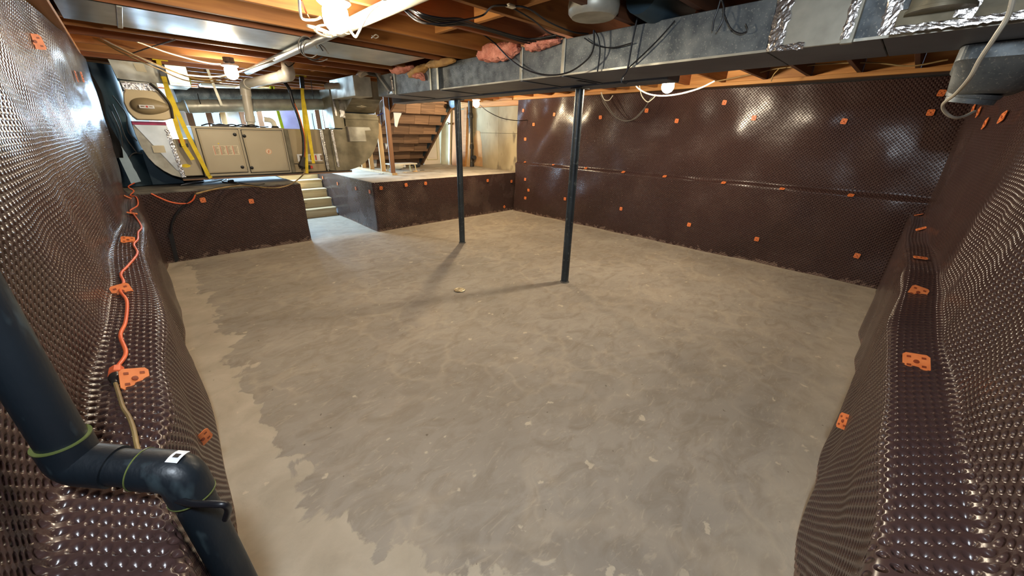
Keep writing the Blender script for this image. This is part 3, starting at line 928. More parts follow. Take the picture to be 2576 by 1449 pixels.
for k in range(-3, 4):
    hw = math.sqrt(max(0.05 ** 2 - (k * .014) ** 2, 0))
    gr.box((p.x - hw, p.y + k * .014 - .004, 0.003), (p.x + hw, p.y + k * .014 + .004, 0.008))
gr.build('grate', M['gold'], t)
MB().lathe((p.x, p.y, 0.0), (0, 0, 1), [(0, 0.05), (0.0035, 0.05)], 20).build('bowl', M['gasket'], t)

# ------------------------------------------------------------------ bulbs


def bulb_lamp(pos, r, label, m='bulb', name='pull_chain_lamp'):
    x, y, z = pos
    t = thing(name, label, 'lamp', (x, y, JB), 'bare bulbs under the joists')
    zt = JB
    MB().lathe((x, y, zt), (0, 0, -1), [(0, .052), (.045, .052), (.046, .045)], 8).build('junction_box', M['box_grey'], t)
    zb = z + r * 1.0
    MB().lathe((x, y, zb + .03), (0, 0, -1), [(0, r * .6), (.004, r * 1.22), (.02, r * 1.28), (.03, r * 1.1), (.034, r * .8)], 28).build('lamp_holder', M['porcelain'], t, True)
    if zt - .046 - (zb + .03) > 0.004:
        MB().tube([(x, y, zt - .046), (x, y, zb + .03)], .04, 14).build('neck', M['box_grey'], t, True)
    MB().lathe((x, y, zb - .004), (0, 0, -1), [(0, r * .78), (r * .25, r * .95), (r * .9, r), (r * 1.3, r * .92), (r * 1.65, r * .66), (r * 1.85, r * .3), (r * 1.9, .003)], 24).build('bulb', M[m], t, True)
    return t


b1 = V(846, 50, 'z', 2.17); bulb_lamp(b1, .068, 'large glowing bulb with a white holder at the top near the white pipe')
b2 = V(583, 185, 'z', 2.15); bulb_lamp(b2, .062, 'glowing bulb hanging left of the white vent pipe, in front of the furnace', 'bulb_2')
b3 = V(1680, 219, 'z', 2.10); bulb_lamp(b3, .062, 'glowing bulb behind the big duct, close to the back wall', 'bulb_3')
b4 = V(1198, 262, 'z', 2.08); bulb_lamp(b4, .056, 'small distant glowing bulb in front of the bare concrete wall', 'bulb_4')

# ------------------------------------------------------------------ big rectangular duct
DX0, DX1, DZ0, DZ1 = 2.60, 3.14, 2.04, 2.285
duct = thing('trunk_duct', 'long rectangular galvanised trunk duct crossing the room under the joists', 'duct', (2.87, 2.4, DZ0))
ys_ = [-0.42, 0.26, 0.72, V(1418, 150, 'x', DX0).y, V(1313, 150, 'x', DX0).y, V(1108, 200, 'x', DX0).y, V(1000, 210, 'x', DX0).y, 5.28]
for k in range(7):
    a, b = ys_[k] + .002, ys_[k + 1] - .002
    off = 0.0 if k < 5 else -0.03
    mb = MB(); mb.box((DX0 + off, a, DZ0), (DX1 + (0.06 if k >= 5 else 0), b, DZ1), 0.003)
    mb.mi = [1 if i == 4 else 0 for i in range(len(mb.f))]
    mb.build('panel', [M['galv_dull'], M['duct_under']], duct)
for k in (3, 4, 5, 6):
    y = ys_[k]; off = 0.0 if k < 5 else -0.03
    MB().box((DX0 + off - .012, y - .017, DZ0 - .002), (DX0 + off - .001, y + .017, DZ1 + .006), 0.003).build('drive_cleat', M['cleat'], duct)
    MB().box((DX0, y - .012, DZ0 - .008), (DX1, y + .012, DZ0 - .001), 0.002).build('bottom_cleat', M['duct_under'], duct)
MB().box((DX0 - .042, V(1090, 200, 'x', DX0).y - .012, DZ0), (DX0 - .031, V(1090, 200, 'x', DX0).y + .012, DZ1), 0.003).build('drive_cleat', M['cleat'], duct)
# riveted seam along the bottom edge
MB().bar((DX0 - .004, -.42, DZ0 + .004), (DX0 - .004, ys_[5], DZ0 + .004), .01, .012).build('bottom_seam', M['galv'], duct)


def crinkle(name, a, b, w, t, nrm, parent, seed=0, m='foil', jag=0.16):
    """crumpled foil tape strip lying on a surface between two points"""
    r = random.Random(seed); a = Vector(a); b = Vector(b); d = (b - a); L_ = d.length; d.normalize()
    nrm = Vector(nrm).normalized(); s_ = d.cross(nrm)
    n = max(4, int(L_ / .012)); k = 6
    vs = []
    for i in range(n + 1):
        for j in range(k + 1):
            e = (j / k - .5) * w * (1 + (r.uniform(-jag, jag) if j in (0, k) else 0))
            vs.append(a + d * (L_ * i / n) + s_ * (e + r.uniform(-.002, .002)) + nrm * (t + r.uniform(0, .0022) * (0 < j < k)))
    fs = [(i * (k + 1) + j, i * (k + 1) + j + 1, (i + 1) * (k + 1) + j + 1, (i + 1) * (k + 1) + j) for i in range(n) for j in range(k)]
    mb = MB(); mb.add(vs, fs)
    return mb.build(name, M[m], parent)


# the flat takeoff plate taped on with foil, right hand end
ya, yb = .69, .385
pt = thing('duct_cover_plate', 'sheet metal cover plate taped onto the duct with crinkled foil', 'duct plate', (DX0, .54, DZ0))
MB().box((DX0 - .022, yb, DZ0 - .004), (DX0 - .006, ya, 2.292), 0.003).build('plate', M['galv'], pt)
MB().box((DX0 - .034, yb - .028, DZ0 - .01), (DX0 - .006, yb + .02, 2.29), 0.003).build('flange', M['cleat'], pt)
crinkle('foil_tape', (DX0 - .024, ya - .01, DZ0 - .004), (DX0 - .024, ya - .01, 2.29), .07, .001, (-1, 0, 0), pt, 3)
crinkle('foil_tape', (DX0 - .036, yb + .005, DZ0 + .01), (DX0 - .036, yb + .005, 2.29), .035, .001, (-1, 0, 0), pt, 4)
crinkle('foil_tape', (DX0 - .024, ya - .03, DZ0 + .006), (DX0 - .024, ya - .14, DZ0 + .006), .03, .001, (-1, 0, 0), pt, 5)
# taped joint and the takeoff box with its round collar
tk = thing('duct_takeoff', 'round duct collar set on a foil taped metal box at the duct end', 'duct', (2.5, .1, 2.06))
MB().box((DX0 - .06, -.42, DZ0 + .01), (DX0 - .001, .225, 2.13), 0.004).build('takeoff_box', M['galv_dark'], tk)
crinkle('foil_tape', (DX0 - .004, .245, DZ0), (DX0 - .004, .265, 2.29), .06, .002, (-1, 0, 0), tk, 6)
crinkle('foil_tape', (DX0 - .062, .23, DZ0 + .015), (DX0 - .062, -.4, DZ0 + .015), .028, .001, (-1, 0, 0), tk, 7)
crinkle('foil_tape', (DX0 - .062, .03, DZ0 + .03), (DX0 - .062, .0, 2.2), .06, .002, (-1, 0, 0), tk, 8)
MB().lathe((2.53, .10, 2.10), (0, 0, 1), [(0, .105), (.012, .105), (.014, .098), (.09, .096), (.1, .102), (.11, .096), (.40, .096)], 28).build('collar', M['galv_dark'], tk, True)

# boot hanging below the duct end
bt = thing('duct_boot', 'tapering metal boot hanging from the duct end above the right wall', 'duct', (3.2, -.13, 1.8))
ring0 = []; rings = []
cx0, cy0 = 3.30, -.17
for z, hx, hy, ox, oy, sq in ((2.035, .33, .165, 0, 0, 0.22), (1.975, .33, .165, 0, 0, 0.22), (1.955, .31, .155, -.01, .0, .4), (1.90, .27, .145, -.02, .005, .6), (1.85, .20, .13, -.04, .015, .85), (1.835, .17, .11, -.05, .02, 1.0)):
    rr = []
    for k in range(32):
        t = 2 * PI * (k + .5) / 32
        c, s_ = math.cos(t), math.sin(t)
        rr.append((cx0 + ox + hx * math.copysign(abs(c) ** sq, c), cy0 + oy + hy * math.copysign(abs(s_) ** sq, s_), z))
    rings.append(rr)
MB().rings(rings[:2]).build('top_band', M['galv_dull'], bt)
MB().rings(rings[1:]).build('body', M['galv_dull'], bt, True)
MB().lathe((3.23, -.125, 1.845), (0.1, .15, -1), [(0, .105), (.02, .10), (.022, .094), (.045, .092), (.045, .08), (.01, .08)], 28).build('collar', M['galv_dull'], bt, True)

# ------------------------------------------------------------------ hanging furnace and its ducts
FY = 6.6
P2 = lambda px, py: V(px, py, 'y', FY)
fur = thing('furnace', 'beige horizontal furnace slung on yellow straps under the joists', 'furnace', (1.2, 6.85, .96))
MB().box((.60, FY, .99), (1.665, FY + .55, 1.615), .006).build('cabinet', M['beige'], fur)
MB().box((.595, FY - .004, 1.605), (1.67, FY + .55, 1.622), .003).build('top_flange', M['beige'], fur)


def access_door(x0, x1, z0, z1, knobs, nm='door_panel'):
    d = MB().box((x0, FY - .022, z0), (x1, FY - .002, z1), .008).build(nm, M['beige'], fur)
    sub(d, 'seam', MB().box((x0 - .007, FY - .0035, z0 - .007), (x1 + .007, FY - .001, z1 + .007)), M['gasket'])
    ins = .018
    fr = MB()
    for p, q in (((x0 + ins, z0 + ins), (x1 - ins, z0 + ins)), ((x1 - ins, z0 + ins), (x1 - ins, z1 - ins)), ((x1 - ins, z1 - ins), (x0 + ins, z1 - ins)), ((x0 + ins, z1 - ins), (x0 + ins, z0 + ins))):
        fr.bar((p[0], FY - .0225, p[1]), (q[0], FY - .0225, q[1]), .004, .003, (0, 1, 0))
    sub(d, 'pressed_edge', fr, M['beige_dark'])
    for kx, kz in knobs:
        k = MB(); k.lathe((kx, FY - .022, kz), (0, -1, 0), [(0, .022), (.006, .022), (.008, .017), (.02, .016), (.022, .012)], 12)
        k.box((kx - .018, FY - .05, kz - .004), (kx + .018, FY - .042, kz + .004), .002)
        sub(d, 'knob', k, M['knob'], True)
    return d


k1, k2, k3, k4 = P2(589.7, 338.4), P2(609, 420), P2(613.6, 342), P2(632.6, 421.5)
d1 = access_door(.645, 1.095, 1.03, 1.59, [(k1.x, k1.z), (k2.x, k2.z)])
d2 = access_door(1.135, 1.635, 1.02, 1.585, [(k3.x, k3.z), (k4.x, k4.z)])
# warning label: columns of tiny print with red bars
a, b = P2(533, 366), P2(603, 389)
lb = MB().box((a.x, FY - .0245, b.z), (b.x, FY - .0215, a.z))
lo = lb.build('warning_label', M['sticker']); lo.parent = d1; lo['label'] = 'printed warning label with red bars'
pr = MB(); w_ = b.x - a.x; h_ = a.z - b.z
rr_ = random.Random(2)
for c in range(4):
    cx_ = a.x + w_ * (.035 + .245 * c)
    z = a.z - h_ * .08; 
    while z > b.z + h_ * .08:
        pr.box((cx_ + .008, FY - .0255, z - .0035), (cx_ + w_ * (.11 + rr_.random() * .09), FY - .0246, z), mi=0)
        z -= .008
    pr.box((cx_ - .001, FY - .0255, b.z + .004), (cx_ + .004, FY - .0246, a.z - .004), mi=1)
c2 = pr.build('label_print', [M['print'], M['red']]); c2.parent = d1; c2['kind'] = 'stuff'
e = P2(549, 361)
c3 = MB().lathe((e.x, FY - .022, e.z), (0, -1, 0), [(0, .008), (.002, .008)], 10).build('yellow_dot', M['strap']); c3.parent = d1
e = P2(675, 381)
rg = MB().lathe((e.x, FY - .0215, e.z), (0, -1, 0), [(0, .038), (.003, .038)], 28).build('round_sticker', M['sticker']); rg.parent = d2
pr = MB()
for k in range(28):
    t = 2 * PI * k / 28; t2 = 2 * PI * (k + .8) / 28
    pr.bar((e.x + .034 * math.cos(t), FY - .0252, e.z + .034 * math.sin(t)), (e.x + .034 * math.cos(t2), FY - .0252, e.z + .034 * math.sin(t2)), .005, .001, (0, 1, 0))
for q, w_ in (((-.014, -.016, .016, .0), .008), ((-.016, .002, .012, .018), .008), ((-.004, -.02, .004, .02), .007)):
    pr.bar((e.x + q[0], FY - .0252, e.z + q[1]), (e.x + q[2], FY - .0252, e.z + q[3]), w_, .001, (0, 1, 0))
c4 = pr.build('sticker_emblem', mat('salmon_print', (232, 150, 112), (222, 138, 100), rough=.6)); c4.parent = d2
# blower end panel with switch
MB().box((.385, FY - .004, 1.01), (.585, FY + .5, 1.465), .006).build('end_panel', M['beige'], fur)
MB().box((.372, FY + .02, 1.0), (.60, FY + .5, 1.0 + .02), .003).build('end_flange', M['gasket'], fur)
a, b = P2(447, 350), P2(461, 358)
sw = MB().box((a.x, FY - .03, P2(450, 370).z), (P2(472, 362).x, FY - .004, P2(450, 361).z), .004).build('switch_box', M['knob'], fur)
MB().box((a.x, FY - .012, P2(450, 361).z + .004), (b.x + .02, FY - .004, a.z), .002).build('red_tag', M['red'], fur)
a = P2(468, 417)
el = MB().lathe((a.x, FY - .004, a.z), (0, -1, 0), [(0, .03), (.002, .03)], 20)
el.v = [(a.x + (v[0] - a.x) * 1.5, v[1], a.z + (v[2] - a.z) * .75) for v in el.v]
el.build('yellow_sticker', M['strap'], fur)
# filter rack / coil case on the right
MB().box((1.67, FY + .01, .99), (2.175, FY + .55, 1.615), .005).build('coil_case', M['beige_dark'], fur)
MB().box((1.668, FY + .0, .99), (1.72, FY + .012, 1.6), .003).build('joint_strip', M['galv_dark'], fur)
MB().box((1.70, FY + .002, 1.115), (2.15, FY + .01, 1.122)).build('access_seam', M['gasket'], fur)
a, b = P2(747, 388), P2(812, 405)
cl = MB().box((a.x, FY + .004, b.z), (b.x, FY + .01, a.z)).build('paper_label', M['sticker_white'], fur)
pr = MB()
for k, w_ in enumerate((.06, .03, .05, .02, .04)):
    pr.box((a.x + .03 + k * .075, FY + .0028, b.z + .015), (a.x + .03 + k * .075 + w_, FY + .0038, a.z - .02), mi=1 if k in (3,) else 0)
sub(cl, 'label_print', pr, [M['print'], M['red']], kind='stuff')
MB().box((P2(779, 414).x, FY - .02, P2(779, 424).z), (P2(786, 420).x, FY + .01, P2(779, 417).z), .003).build('red_button', M['red'], fur)
MB().box((P2(765, 414).x, FY - .025, P2(765, 425).z), (P2(780, 420).x, FY + .01, P2(765, 416).z), .004).build('valve_body', M['knob'], fur)
MB().box((.36, FY - .03, .955), (2.575, FY + .6, .985), .003).build('support_board', M['plank_brown'], fur)
MB().box((.36, FY - .034, .975), (2.575, FY + .0, .989), .002).build('angle_iron', M['gasket'], fur)
# wiring lying on top of the cabinet
tb = MB()
for k in range(5):
    x = .72 + k * .12
    tb.tube(smooth_path([(x, FY + .05 + .02 * k, 1.63), (x + .1, FY + .12, 1.655), (x + .2, FY + .06, 1.63), (x + .3, FY + .1, 1.635)]), .008, 6)
tb.box((.83, FY + .02, 1.622), (1.02, FY + .18, 1.65), .004)
tb.build('top_wiring', M['black'], fur, True)

# left return elbow
le = thing('return_elbow', 'shiny quarter round sheet metal elbow at the left end of the furnace', 'duct', (.2, 6.85, 1.0))
pts = [(.06, 1.66), (.06, 1.5), (.07, 1.37), (.10, 1.25), (.14, 1.165), (.20, 1.09), (.27, 1.03), (.34, 1.0), (.378, .995), (.378, 1.48), (.365, 1.66)]
MB().prism([(x, FY, z) for x, z in pts][::-1], (0, .5, 0)).build('side_panel', M['galv'], le)
pl_ = [(.075, 1.62), (.36, 1.62), (.372, 1.08), (.33, 1.09)]
MB().prism([(x, FY - .001, z) for x, z in pl_][::-1], (0, -.010, 0)).build('folded_panel', M['galv_bright'], le)  # facet in brighter metal, standing in for the reflection on the elbow
MB().box((.06, FY - .014, 1.622), (.368, FY + .5, 1.66), .002).build('magenta_tape', M['magenta'], le)
crinkle('foil_tape', (.355, FY - .013, 1.58), (.378, FY - .013, 1.0), .045, .002, (0, -1, 0), le, 12)
a, b = P2(381, 366), P2(418, 384)
MB().box((a.x, FY - .014, b.z), (b.x, FY - .0115, a.z)).build('paper_sticker', M['sticker'], le)
# humidifier
hm = thing('humidifier', 'beige humidifier case with a tan oval cover above the metal elbow', 'humidifier', (.24, 6.7, 1.67))
sh = [(.115, 1.675), (.36, 1.675), (.43, 1.70), (.445, 1.80), (.43, 1.93), (.40, 1.995), (.10, 1.995), (.072, 1.95), (.052, 1.86), (.06, 1.77), (.085, 1.71)]
MB().prism([(x, FY - .09, z) for x, z in sh], (0, .35, 0)).build('case', M['beige_shell'], hm)
MB().prism([(x * .96 + .01, FY - .115, (z - 1.83) * .93 + 1.83) for x, z in sh], (0, .026, 0)).build('cover', M['beige_shell'], hm)
rg = []
ec = (.27, 1.825)
for k in range(7):
    f = math.cos(k / 6 * PI / 2 * .98); dy = math.sin(k / 6 * PI / 2) * .07
    rg.append([(ec[0] + .175 * f * math.cos(t), FY - .114 - dy, ec[1] + .088 * f * math.sin(t) * (1 - .25 * math.cos(t))) for t in [2 * PI * j / 32 for j in range(32)]])
MB().rings(rg).build('oval_door', M['beige_dark'], hm, True)
a = P2(354, 263); b = P2(383, 271)
nl = MB().box((.17, FY - .192, 1.80), (.30, FY - .186, 1.835)).build('name_label', M['sticker_white'], hm)
sub(nl, 'red_dot', MB().lathe((.235, FY - .192, 1.818), (0, -1, 0), [(0, .011), (.002, .011)], 14), M['red'])
sub(nl, 'label_print', MB().box((.18, FY - .1932, 1.813), (.215, FY - .1922, 1.823)).box((.255, FY - .1932, 1.813), (.285, FY - .1922, 1.823)), M['print'], kind='stuff')
crinkle('foil_wrap', (.09, FY - .02, 2.03), (.36, FY - .02, 2.04), .08, .002, (0, -1, 0), hm, 14)
MB().box((.08, FY, 1.99), (.40, FY + .4, 2.09), .004).build('neck', M['galv'], hm)
MB().tube(smooth_path([(.33, FY - .14, 2.07), (.40, FY - .15, 1.98), (.45, FY - .14, 1.85), (.44, FY - .12, 1.7)]), .014, 8).build('dark_hose', M['gasket'], hm, True)
# plenum box up at the joists
rb = thing('return_plenum', 'flat metal plenum box up against the joists at top left, with a paper sticker', 'duct', (.4, 6.8, 2.1))
MB().prism([(.055, FY - .02, 2.29), (.07, FY - .02, 2.115), (.09, FY - .02, 2.10), (.55, FY - .02, 2.08), (.55, FY - .02, 2.29)], (0, .5, 0)).build('box', M['galv'], rb)
MB().box((.51, FY - .09, 2.068), (.715, FY + .45, 2.292), .005).build('end_box', M['galv_bright'], rb)
MB().bar((.052, FY - .03, 2.29), (.075, FY - .03, 2.105), .014, .012).build('edge_seam', M['cleat'], rb)
a, b = V(334, 158, 'y', FY - .02), V(367, 181, 'y', FY - .02)
MB().prism([(a.x, FY - .0245, a.z), (a.x + .012, FY - .0245, b.z), (b.x + .01, FY - .0245, b.z - .005), (b.x, FY - .0245, a.z - .003)], (0, .004, 0)).build('paper_sticker', M['sticker'], rb)

# right supply elbow
re_ = thing('supply_elbow', 'large dull metal elbow with a curved back at the right end of the furnace', 'duct', (2.7, 6.85, 1.0))
pts = [(2.19, 1.0), (2.40, .985), (2.55, .99), (2.70, 1.03), (2.83, 1.10), (2.94, 1.19), (3.03, 1.30), (3.10, 1.43), (3.145, 1.58), (3.16, 1.72), (3.15, 1.87), (2.60, 1.87), (2.59, 1.68), (2.52, 1.625), (2.19, 1.62)]
MB().prism([(x, FY, z) for x, z in pts], (0, .55, 0)).build('side_panel', M['galv_dark'], re_)
for x in (2.235, 2.33):
    MB().box((x - .012, FY - .012, 1.0), (x + .012, FY - .001, 1.615), .003).build('standing_seam', M['galv_dark'], re_)
crinkle('foil_tape', (2.19, FY - .002, 1.61), (2.21, FY - .002, 1.02), .05, .002, (0, -1, 0), re_, 21)
crinkle('foil_tape', (2.35, FY - .014, 1.61), (2.37, FY - .014, 1.05), .035, .002, (0, -1, 0), re_, 22)
MB().box((2.195, FY - .01, .99), (2.205, FY, 1.62)).build('edge', M['cleat'], re_)
a, b = P2(874, 318), P2(921, 356)
MB().box((a.x, FY - .012, b.z), (b.x, FY - .001, a.z - .01), .003).build('patch_plate', M['galv'], re_)
MB().box((a.x - .012, FY - .016, b.z), (a.x + .008, FY - .001, a.z), .003).build('foil_edge', M['foil'], re_)
MB().box((2.58, FY - .012, 1.78), (3.16, FY + .0, 1.83), .003).build('cross_seam', M['galv_dark'], re_)
MB().prism([(2.62, FY - .002, 1.665), (2.98, FY - .002, 1.665), (3.0, FY - .002, 1.62), (2.75, FY - .002, 1.60)], (0, -.012, 0)).build('dent_plate', M['galv'], re_)
# transition up to the trunk duct
tr = thing('duct_transition', 'dark sloping sheet metal transition joining elbow and trunk duct', 'duct', (2.8, 6.2, 1.88))
A_ = V(886, 246, 'z', 2.04); B_ = V(958, 252, 'z', 2.04); C_ = V(942, 286, 'y', FY); D_ = V(868, 281, 'y', FY)
vs = [A_, B_, C_, D_, (A_.x, A_.y, 2.28), (B_.x, B_.y, 2.28), (C_.x + .02, FY + .55, 2.28), (D_.x, FY + .55, 2.28), (C_.x + .02, FY + .55, C_.z), (D_.x, FY + .55, D_.z)]
MB().add(vs, [(0, 1, 2, 3), (0, 4, 5, 1), (4, 7, 6, 5), (3, 2, 8, 9), (1, 5, 6, 8, 2), (0, 3, 9, 7, 4), (9, 8, 6, 7)]).build('sloped_panel', M['galv_dark'], tr)
n_ = (Vector(B_) - Vector(A_)).cross(Vector(D_) - Vector(A_)).normalized()
if n_.y > 0: n_ = -n_
c_ = Vector(A_) * .28 + Vector(B_) * .22 + Vector(C_) * .22 + Vector(D_) * .28
ex = (Vector(B_) - Vector(A_)).normalized(); ey = n_.cross(ex)
MB().prism([c_ + ex * u + ey * v + n_ * .002 for u, v in ((-.07, -.03), (.05, -.07), (.08, .0), (-.03, .05))], n_ * .003).build('paper_sticker', M['sticker'], tr)
q0, q1 = V(888, 196, 'y', 5.45), V(937, 240, 'y', 5.45)
MB().box((q0.x, 5.45, 2.04), (q1.x, 6.3, 2.285), .005).build('collar_box', M['galv'], tr)
MB().box((2.40, FY - .03, 1.64), (2.56, FY + .4, 2.2), .004).build('riser_duct', M['galv_dark'], tr)
crinkle('foil_tape', (2.56, FY - .035, 2.12), (2.55, FY - .035, 1.80), .08, .002, (0, -1, 0), tr, 31)
crinkle('foil_tape', (2.44, FY - .035, 2.12), (2.45, FY - .035, 1.82), .03, .002, (0, -1, 0), tr, 32)
# slanted strap of sheet metal on the trunk duct face
sp = thing('hanger_strap', 'folded metal hanger strap slanting down the trunk duct face', 'bracket', (2.55, 4.9, 2.1))
a, b = V(944, 176, 'x', 2.555), V(985, 234, 'x', 2.555)
MB().bar(a, b, .03, .05, (1, 0, 0)).build('strap', M['galv_bright'], sp)
MB().bar(b + Vector((-.01, -.07, 0)), b + Vector((-.01, .07, 0)), .03, .03, (0, 0, 1)).build('foot', M['foil'], sp)
crinkle('foil_tape', V(983, 192, 'x', 2.56), V(989, 232, 'x', 2.56), .05, .002, (-1, 0, 0), sp, 33)

# round ducts behind the furnace
a = V(470, 268, 'y', 6.98); m_ = V(640, 265, 'y', 6.98); b = V(862, 262, 'y', 6.98)
rd = thing('round_duct', 'long round galvanised duct running behind the straps above the furnace', 'duct', (1.5, 6.98, 1.85))
cut = [a, a.lerp(m_, .32), m_, b]
for k, (p, q) in enumerate(zip(cut[:-1], cut[1:])):
    MB().tube([p, q], .082 - .001 * k, 28).build('pipe_section', M['galv'], rd, True)
    dd = (q - p).normalized()
    MB().tube([q - dd * .01, q + dd * .012], .087, 28).build('joint_ring', M['galv'], rd, True)
MB().lathe(a, (m_ - a), [(-.13, .05), (-.05, .055), (-.02, .082)], 24).build('reducer', M['galv'], rd, True)
a = V(440, 240, 'y', 7.5); b = V(868, 242, 'y', 7.5)
rd2 = thing('round_duct', 'second round duct just behind and above the front one', 'duct', (1.5, 7.5, 1.95))
for k in range(3):
    MB().tube([a.lerp(b, k / 3), a.lerp(b, (k + 1) / 3)], .10 - .001 * k, 24).build('pipe_section', M['galv_dull'], rd2, True)
hs = thing('hanger_strap', 'thin perforated metal strap hanging in front of the round ducts', 'bracket', (1.0, 6.8, 2.1))
MB().bar(V(517, 163, 'y', 6.85), V(558, 266, 'y', 6.85), .03, .004, (0, 1, 0)).build('strap', M['cleat'], hs)

# pale blue grey trunk at the far left end, black cloth and foam board
tag(MB().lathe((-.12, 7.25, .87), (0, 0, 1), [(0, .22), (.6, .22), (.62, .21), (1.1, .20), (1.42, .2)], 24).build('blue_duct', M['paint_blue'], None, True),
    'blue grey upright round duct standing behind the metal elbow', 'duct')
a = V(262, 318, 'y', 6.75); b = V(330, 462, 'y', 6.75)
mb = MB(); rj = random.Random(4); L1_ = []; L2_ = []
for k in range(13):
    t = k / 12; q = a.lerp(b, t)
    L1_.append((q.x - .0, 6.75, q.z)); L2_.append((q.x + .05 + rj.uniform(-.006, .006) + .05 * t, 6.75, q.z + .02))
mb.prism(L1_ + L2_[::-1], (0, .04, 0))
tag(mb.build('foam_board', M['foamboard']), 'narrow pale blue foam board with a ragged edge leaning by the left wall end', 'board')
mb = MB()
vs = []
for j in range(12):
    for i in range(9):
        x = -.36 + i * .03; z = 1.25 + j * .09
        vs.append((x + .02 * math.sin(j), 6.62 + .02 * math.sin(i * 2.1 + j * .4), z))
fs = [(j * 9 + i, j * 9 + i + 1, (j + 1) * 9 + i + 1, (j + 1) * 9 + i) for j in range(11) for i in range(8)]
mb.add(vs, fs)
tag(mb.build('black_cloth', mat('black_cloth', (20, 18, 20), (12, 11, 13), rough=.9), None, True), 'black cloth hanging in the corner beside the metal plenum', 'cloth')


tag(MB().box((.05, 7.12, .862), (.62, 7.62, 1.32), .012).build('metal_box', M['paint_blue']), 'blue grey metal box on the ledge behind the shiny elbow', 'box')


def strap_set(label, pts_a, pts_b, hook, px0, wid=.045, y=FY - .07, tailmat='strap'):
    t = thing('ratchet_strap', label, 'strap', tuple(V(px0[0], px0[1], 'y', y)))
    for nm, pts in (('webbing', pts_a), ('webbing', pts_b)):
        if not pts: continue
        mb = MB(); P = [V(p[0], p[1], 'y', y - (.012 if pts is pts_b else 0)) for p in pts]
        for p, q in zip(P[:-1], P[1:]):
            mb.bar(p, q, wid, .004, (0, 1, 0))
        mb.build(nm, M[tailmat], t)
    if hook:
        h0, h1 = V(hook[0][0], hook[0][1], 'y', y - .02), V(hook[1][0], hook[1][1], 'y', y - .02)
        mb = MB(); mb.bar(h0, h1, .055, .035, (0, 1, 0)); mb.bar(h0.lerp(h1, .15), h0.lerp(h1, .6), .03, .06, (0, 1, 0))
        mb.build('ratchet', M['knob'], t)
        tp = V(hook[2][0], hook[2][1], 'y', y - .01)
        MB().bar(tp + Vector((-.07, 0, 0)), tp + Vector((.07, 0, 0)), .03, .02, (0, 1, 0)).build('hook_bar', M['strap'], t)
    return t


strap_set('yellow ratchet strap around the left end of the furnace cabinet',
          [(393, 133), (398, 150), (402, 168), (412, 200), (440, 268), (478, 350), (525, 442), (531, 448)],
          [(412, 192), (426, 250), (449, 330), (463, 368), (485, 402)], [(403, 165), (412, 192), (402, 149)], (393, 133))
strap_set('yellow ratchet strap around the right end of the furnace',
          [(756, 176), (759, 195), (761, 240), (768, 330), (772, 436)],
          [(761, 240), (772, 300), (781, 360), (789, 411)], [(758, 192), (761, 222), (757, 190)], (756, 176))
for pts, lab in (([(686, 215), (690, 240)], 'short lime strap end far behind the round duct, upper'),
                 ([(699, 280), (712, 326)], 'lime strap seen below the round duct behind the furnace'),
                 ([(476, 215), (479, 250)], 'olive strap behind the ducts near the plenum box')):
    P = [V(p[0], p[1], 'y', 8.2) for p in pts]
    P[0] = P[1] + (P[0] - P[1]) * ((JB - P[1].z) / (P[0].z - P[1].z))
    tag(MB().bar(P[0], P[1], .05, .005, (0, 1, 0)).build('far_strap', M['strap_far']), lab, 'strap')

# white vent pipes
pv = thing('vent_pipe', 'thick white plastic vent pipe bending down into the furnace top', 'pipe', (1.3, 6.78, 1.62))
y1 = 5.36
top = V(734, 122, 'y', y1); el = V(727, 188, 'y', y1)
foot = Vector((1.30, 6.78, 1.61)); up = V(626, 214, 'y', 6.78); up.x = 1.34
MB().tube([Vector((el.x, y1, 2.5)), Vector((el.x, y1, el.z + .03))], .062, 24).build('upper_pipe', M['pvc_grey'], pv, True)
MB().tube(round_bend([Vector((el.x, y1, el.z + .06)), el, el.lerp(up, .12)], .12), .068, 24).build('elbow', M['pvc_grey'], pv, True)
MB().tube([el.lerp(up, .08), el.lerp(up, .92)], .058, 24).build('cross_pipe', M['pvc'], pv, True)
MB().tube(round_bend([el.lerp(up, .88), up, up.lerp(foot, .25)], .12), .065, 24).build('elbow', M['pvc'], pv, True)
MB().tube([up.lerp(foot, .2), up.lerp(foot, .72)], .056, 24).build('drop_pipe', M['pvc'], pv, True)
MB().lathe(up.lerp(foot, .70), (foot - up), [(0, .062), (.08, .062), (.09, .05), (.2, .048)], 24).build('reducer', M['pvc'], pv, True)
MB().lathe((foot.x, foot.y, 1.62), (0, 0, 1), [(0, .062), (.015, .06), (.02, .05)], 24).build('rubber_boot', M['gasket'], pv, True)
iv = thing('intake_elbow', 'small white plastic elbow on the furnace top beside the vent pipe', 'pipe', (1.56, 6.8, 1.62))
MB().tube(round_bend([V(663, 300, 'y', 6.9), V(686, 303, 'y', 6.9), Vector((V(690, 310, 'y', 6.9).x, 6.9, 1.60))], .08), .036, 16).build('elbow', M['pvc'], iv, True)
MB().lathe((V(690, 310, 'y', 6.9).x, 6.9, 1.60), (0, 0, 1), [(0, .06), (.02, .055), (.05, .042)], 16).build('rubber_boot', M['gasket'], iv, True)
lp = thing('long_pipe', 'long white pipe clipped under the joists beside the near bulb', 'pipe', (1.25, 3.4, 2.26))
MB().tube([(1.25, 1.3, 2.255), (1.25, 3.0, 2.255)], .040, 20).build('near_pipe', M['pvc'], lp, True)
MB().tube([(1.25, 2.98, 2.255), (1.255, 6.05, 2.25)], .033, 20).build('far_pipe', M['galv_bright'], lp, True)
MB().tube([(1.25, 2.93, 2.255), (1.25, 3.05, 2.255)], .046, 20).build('coupling', M['pvc'], lp, True)
dp = thing('drain_pipe', 'grey plastic pipe with elbows crossing to the trunk duct end', 'pipe', (2.2, 5.6, 2.15))
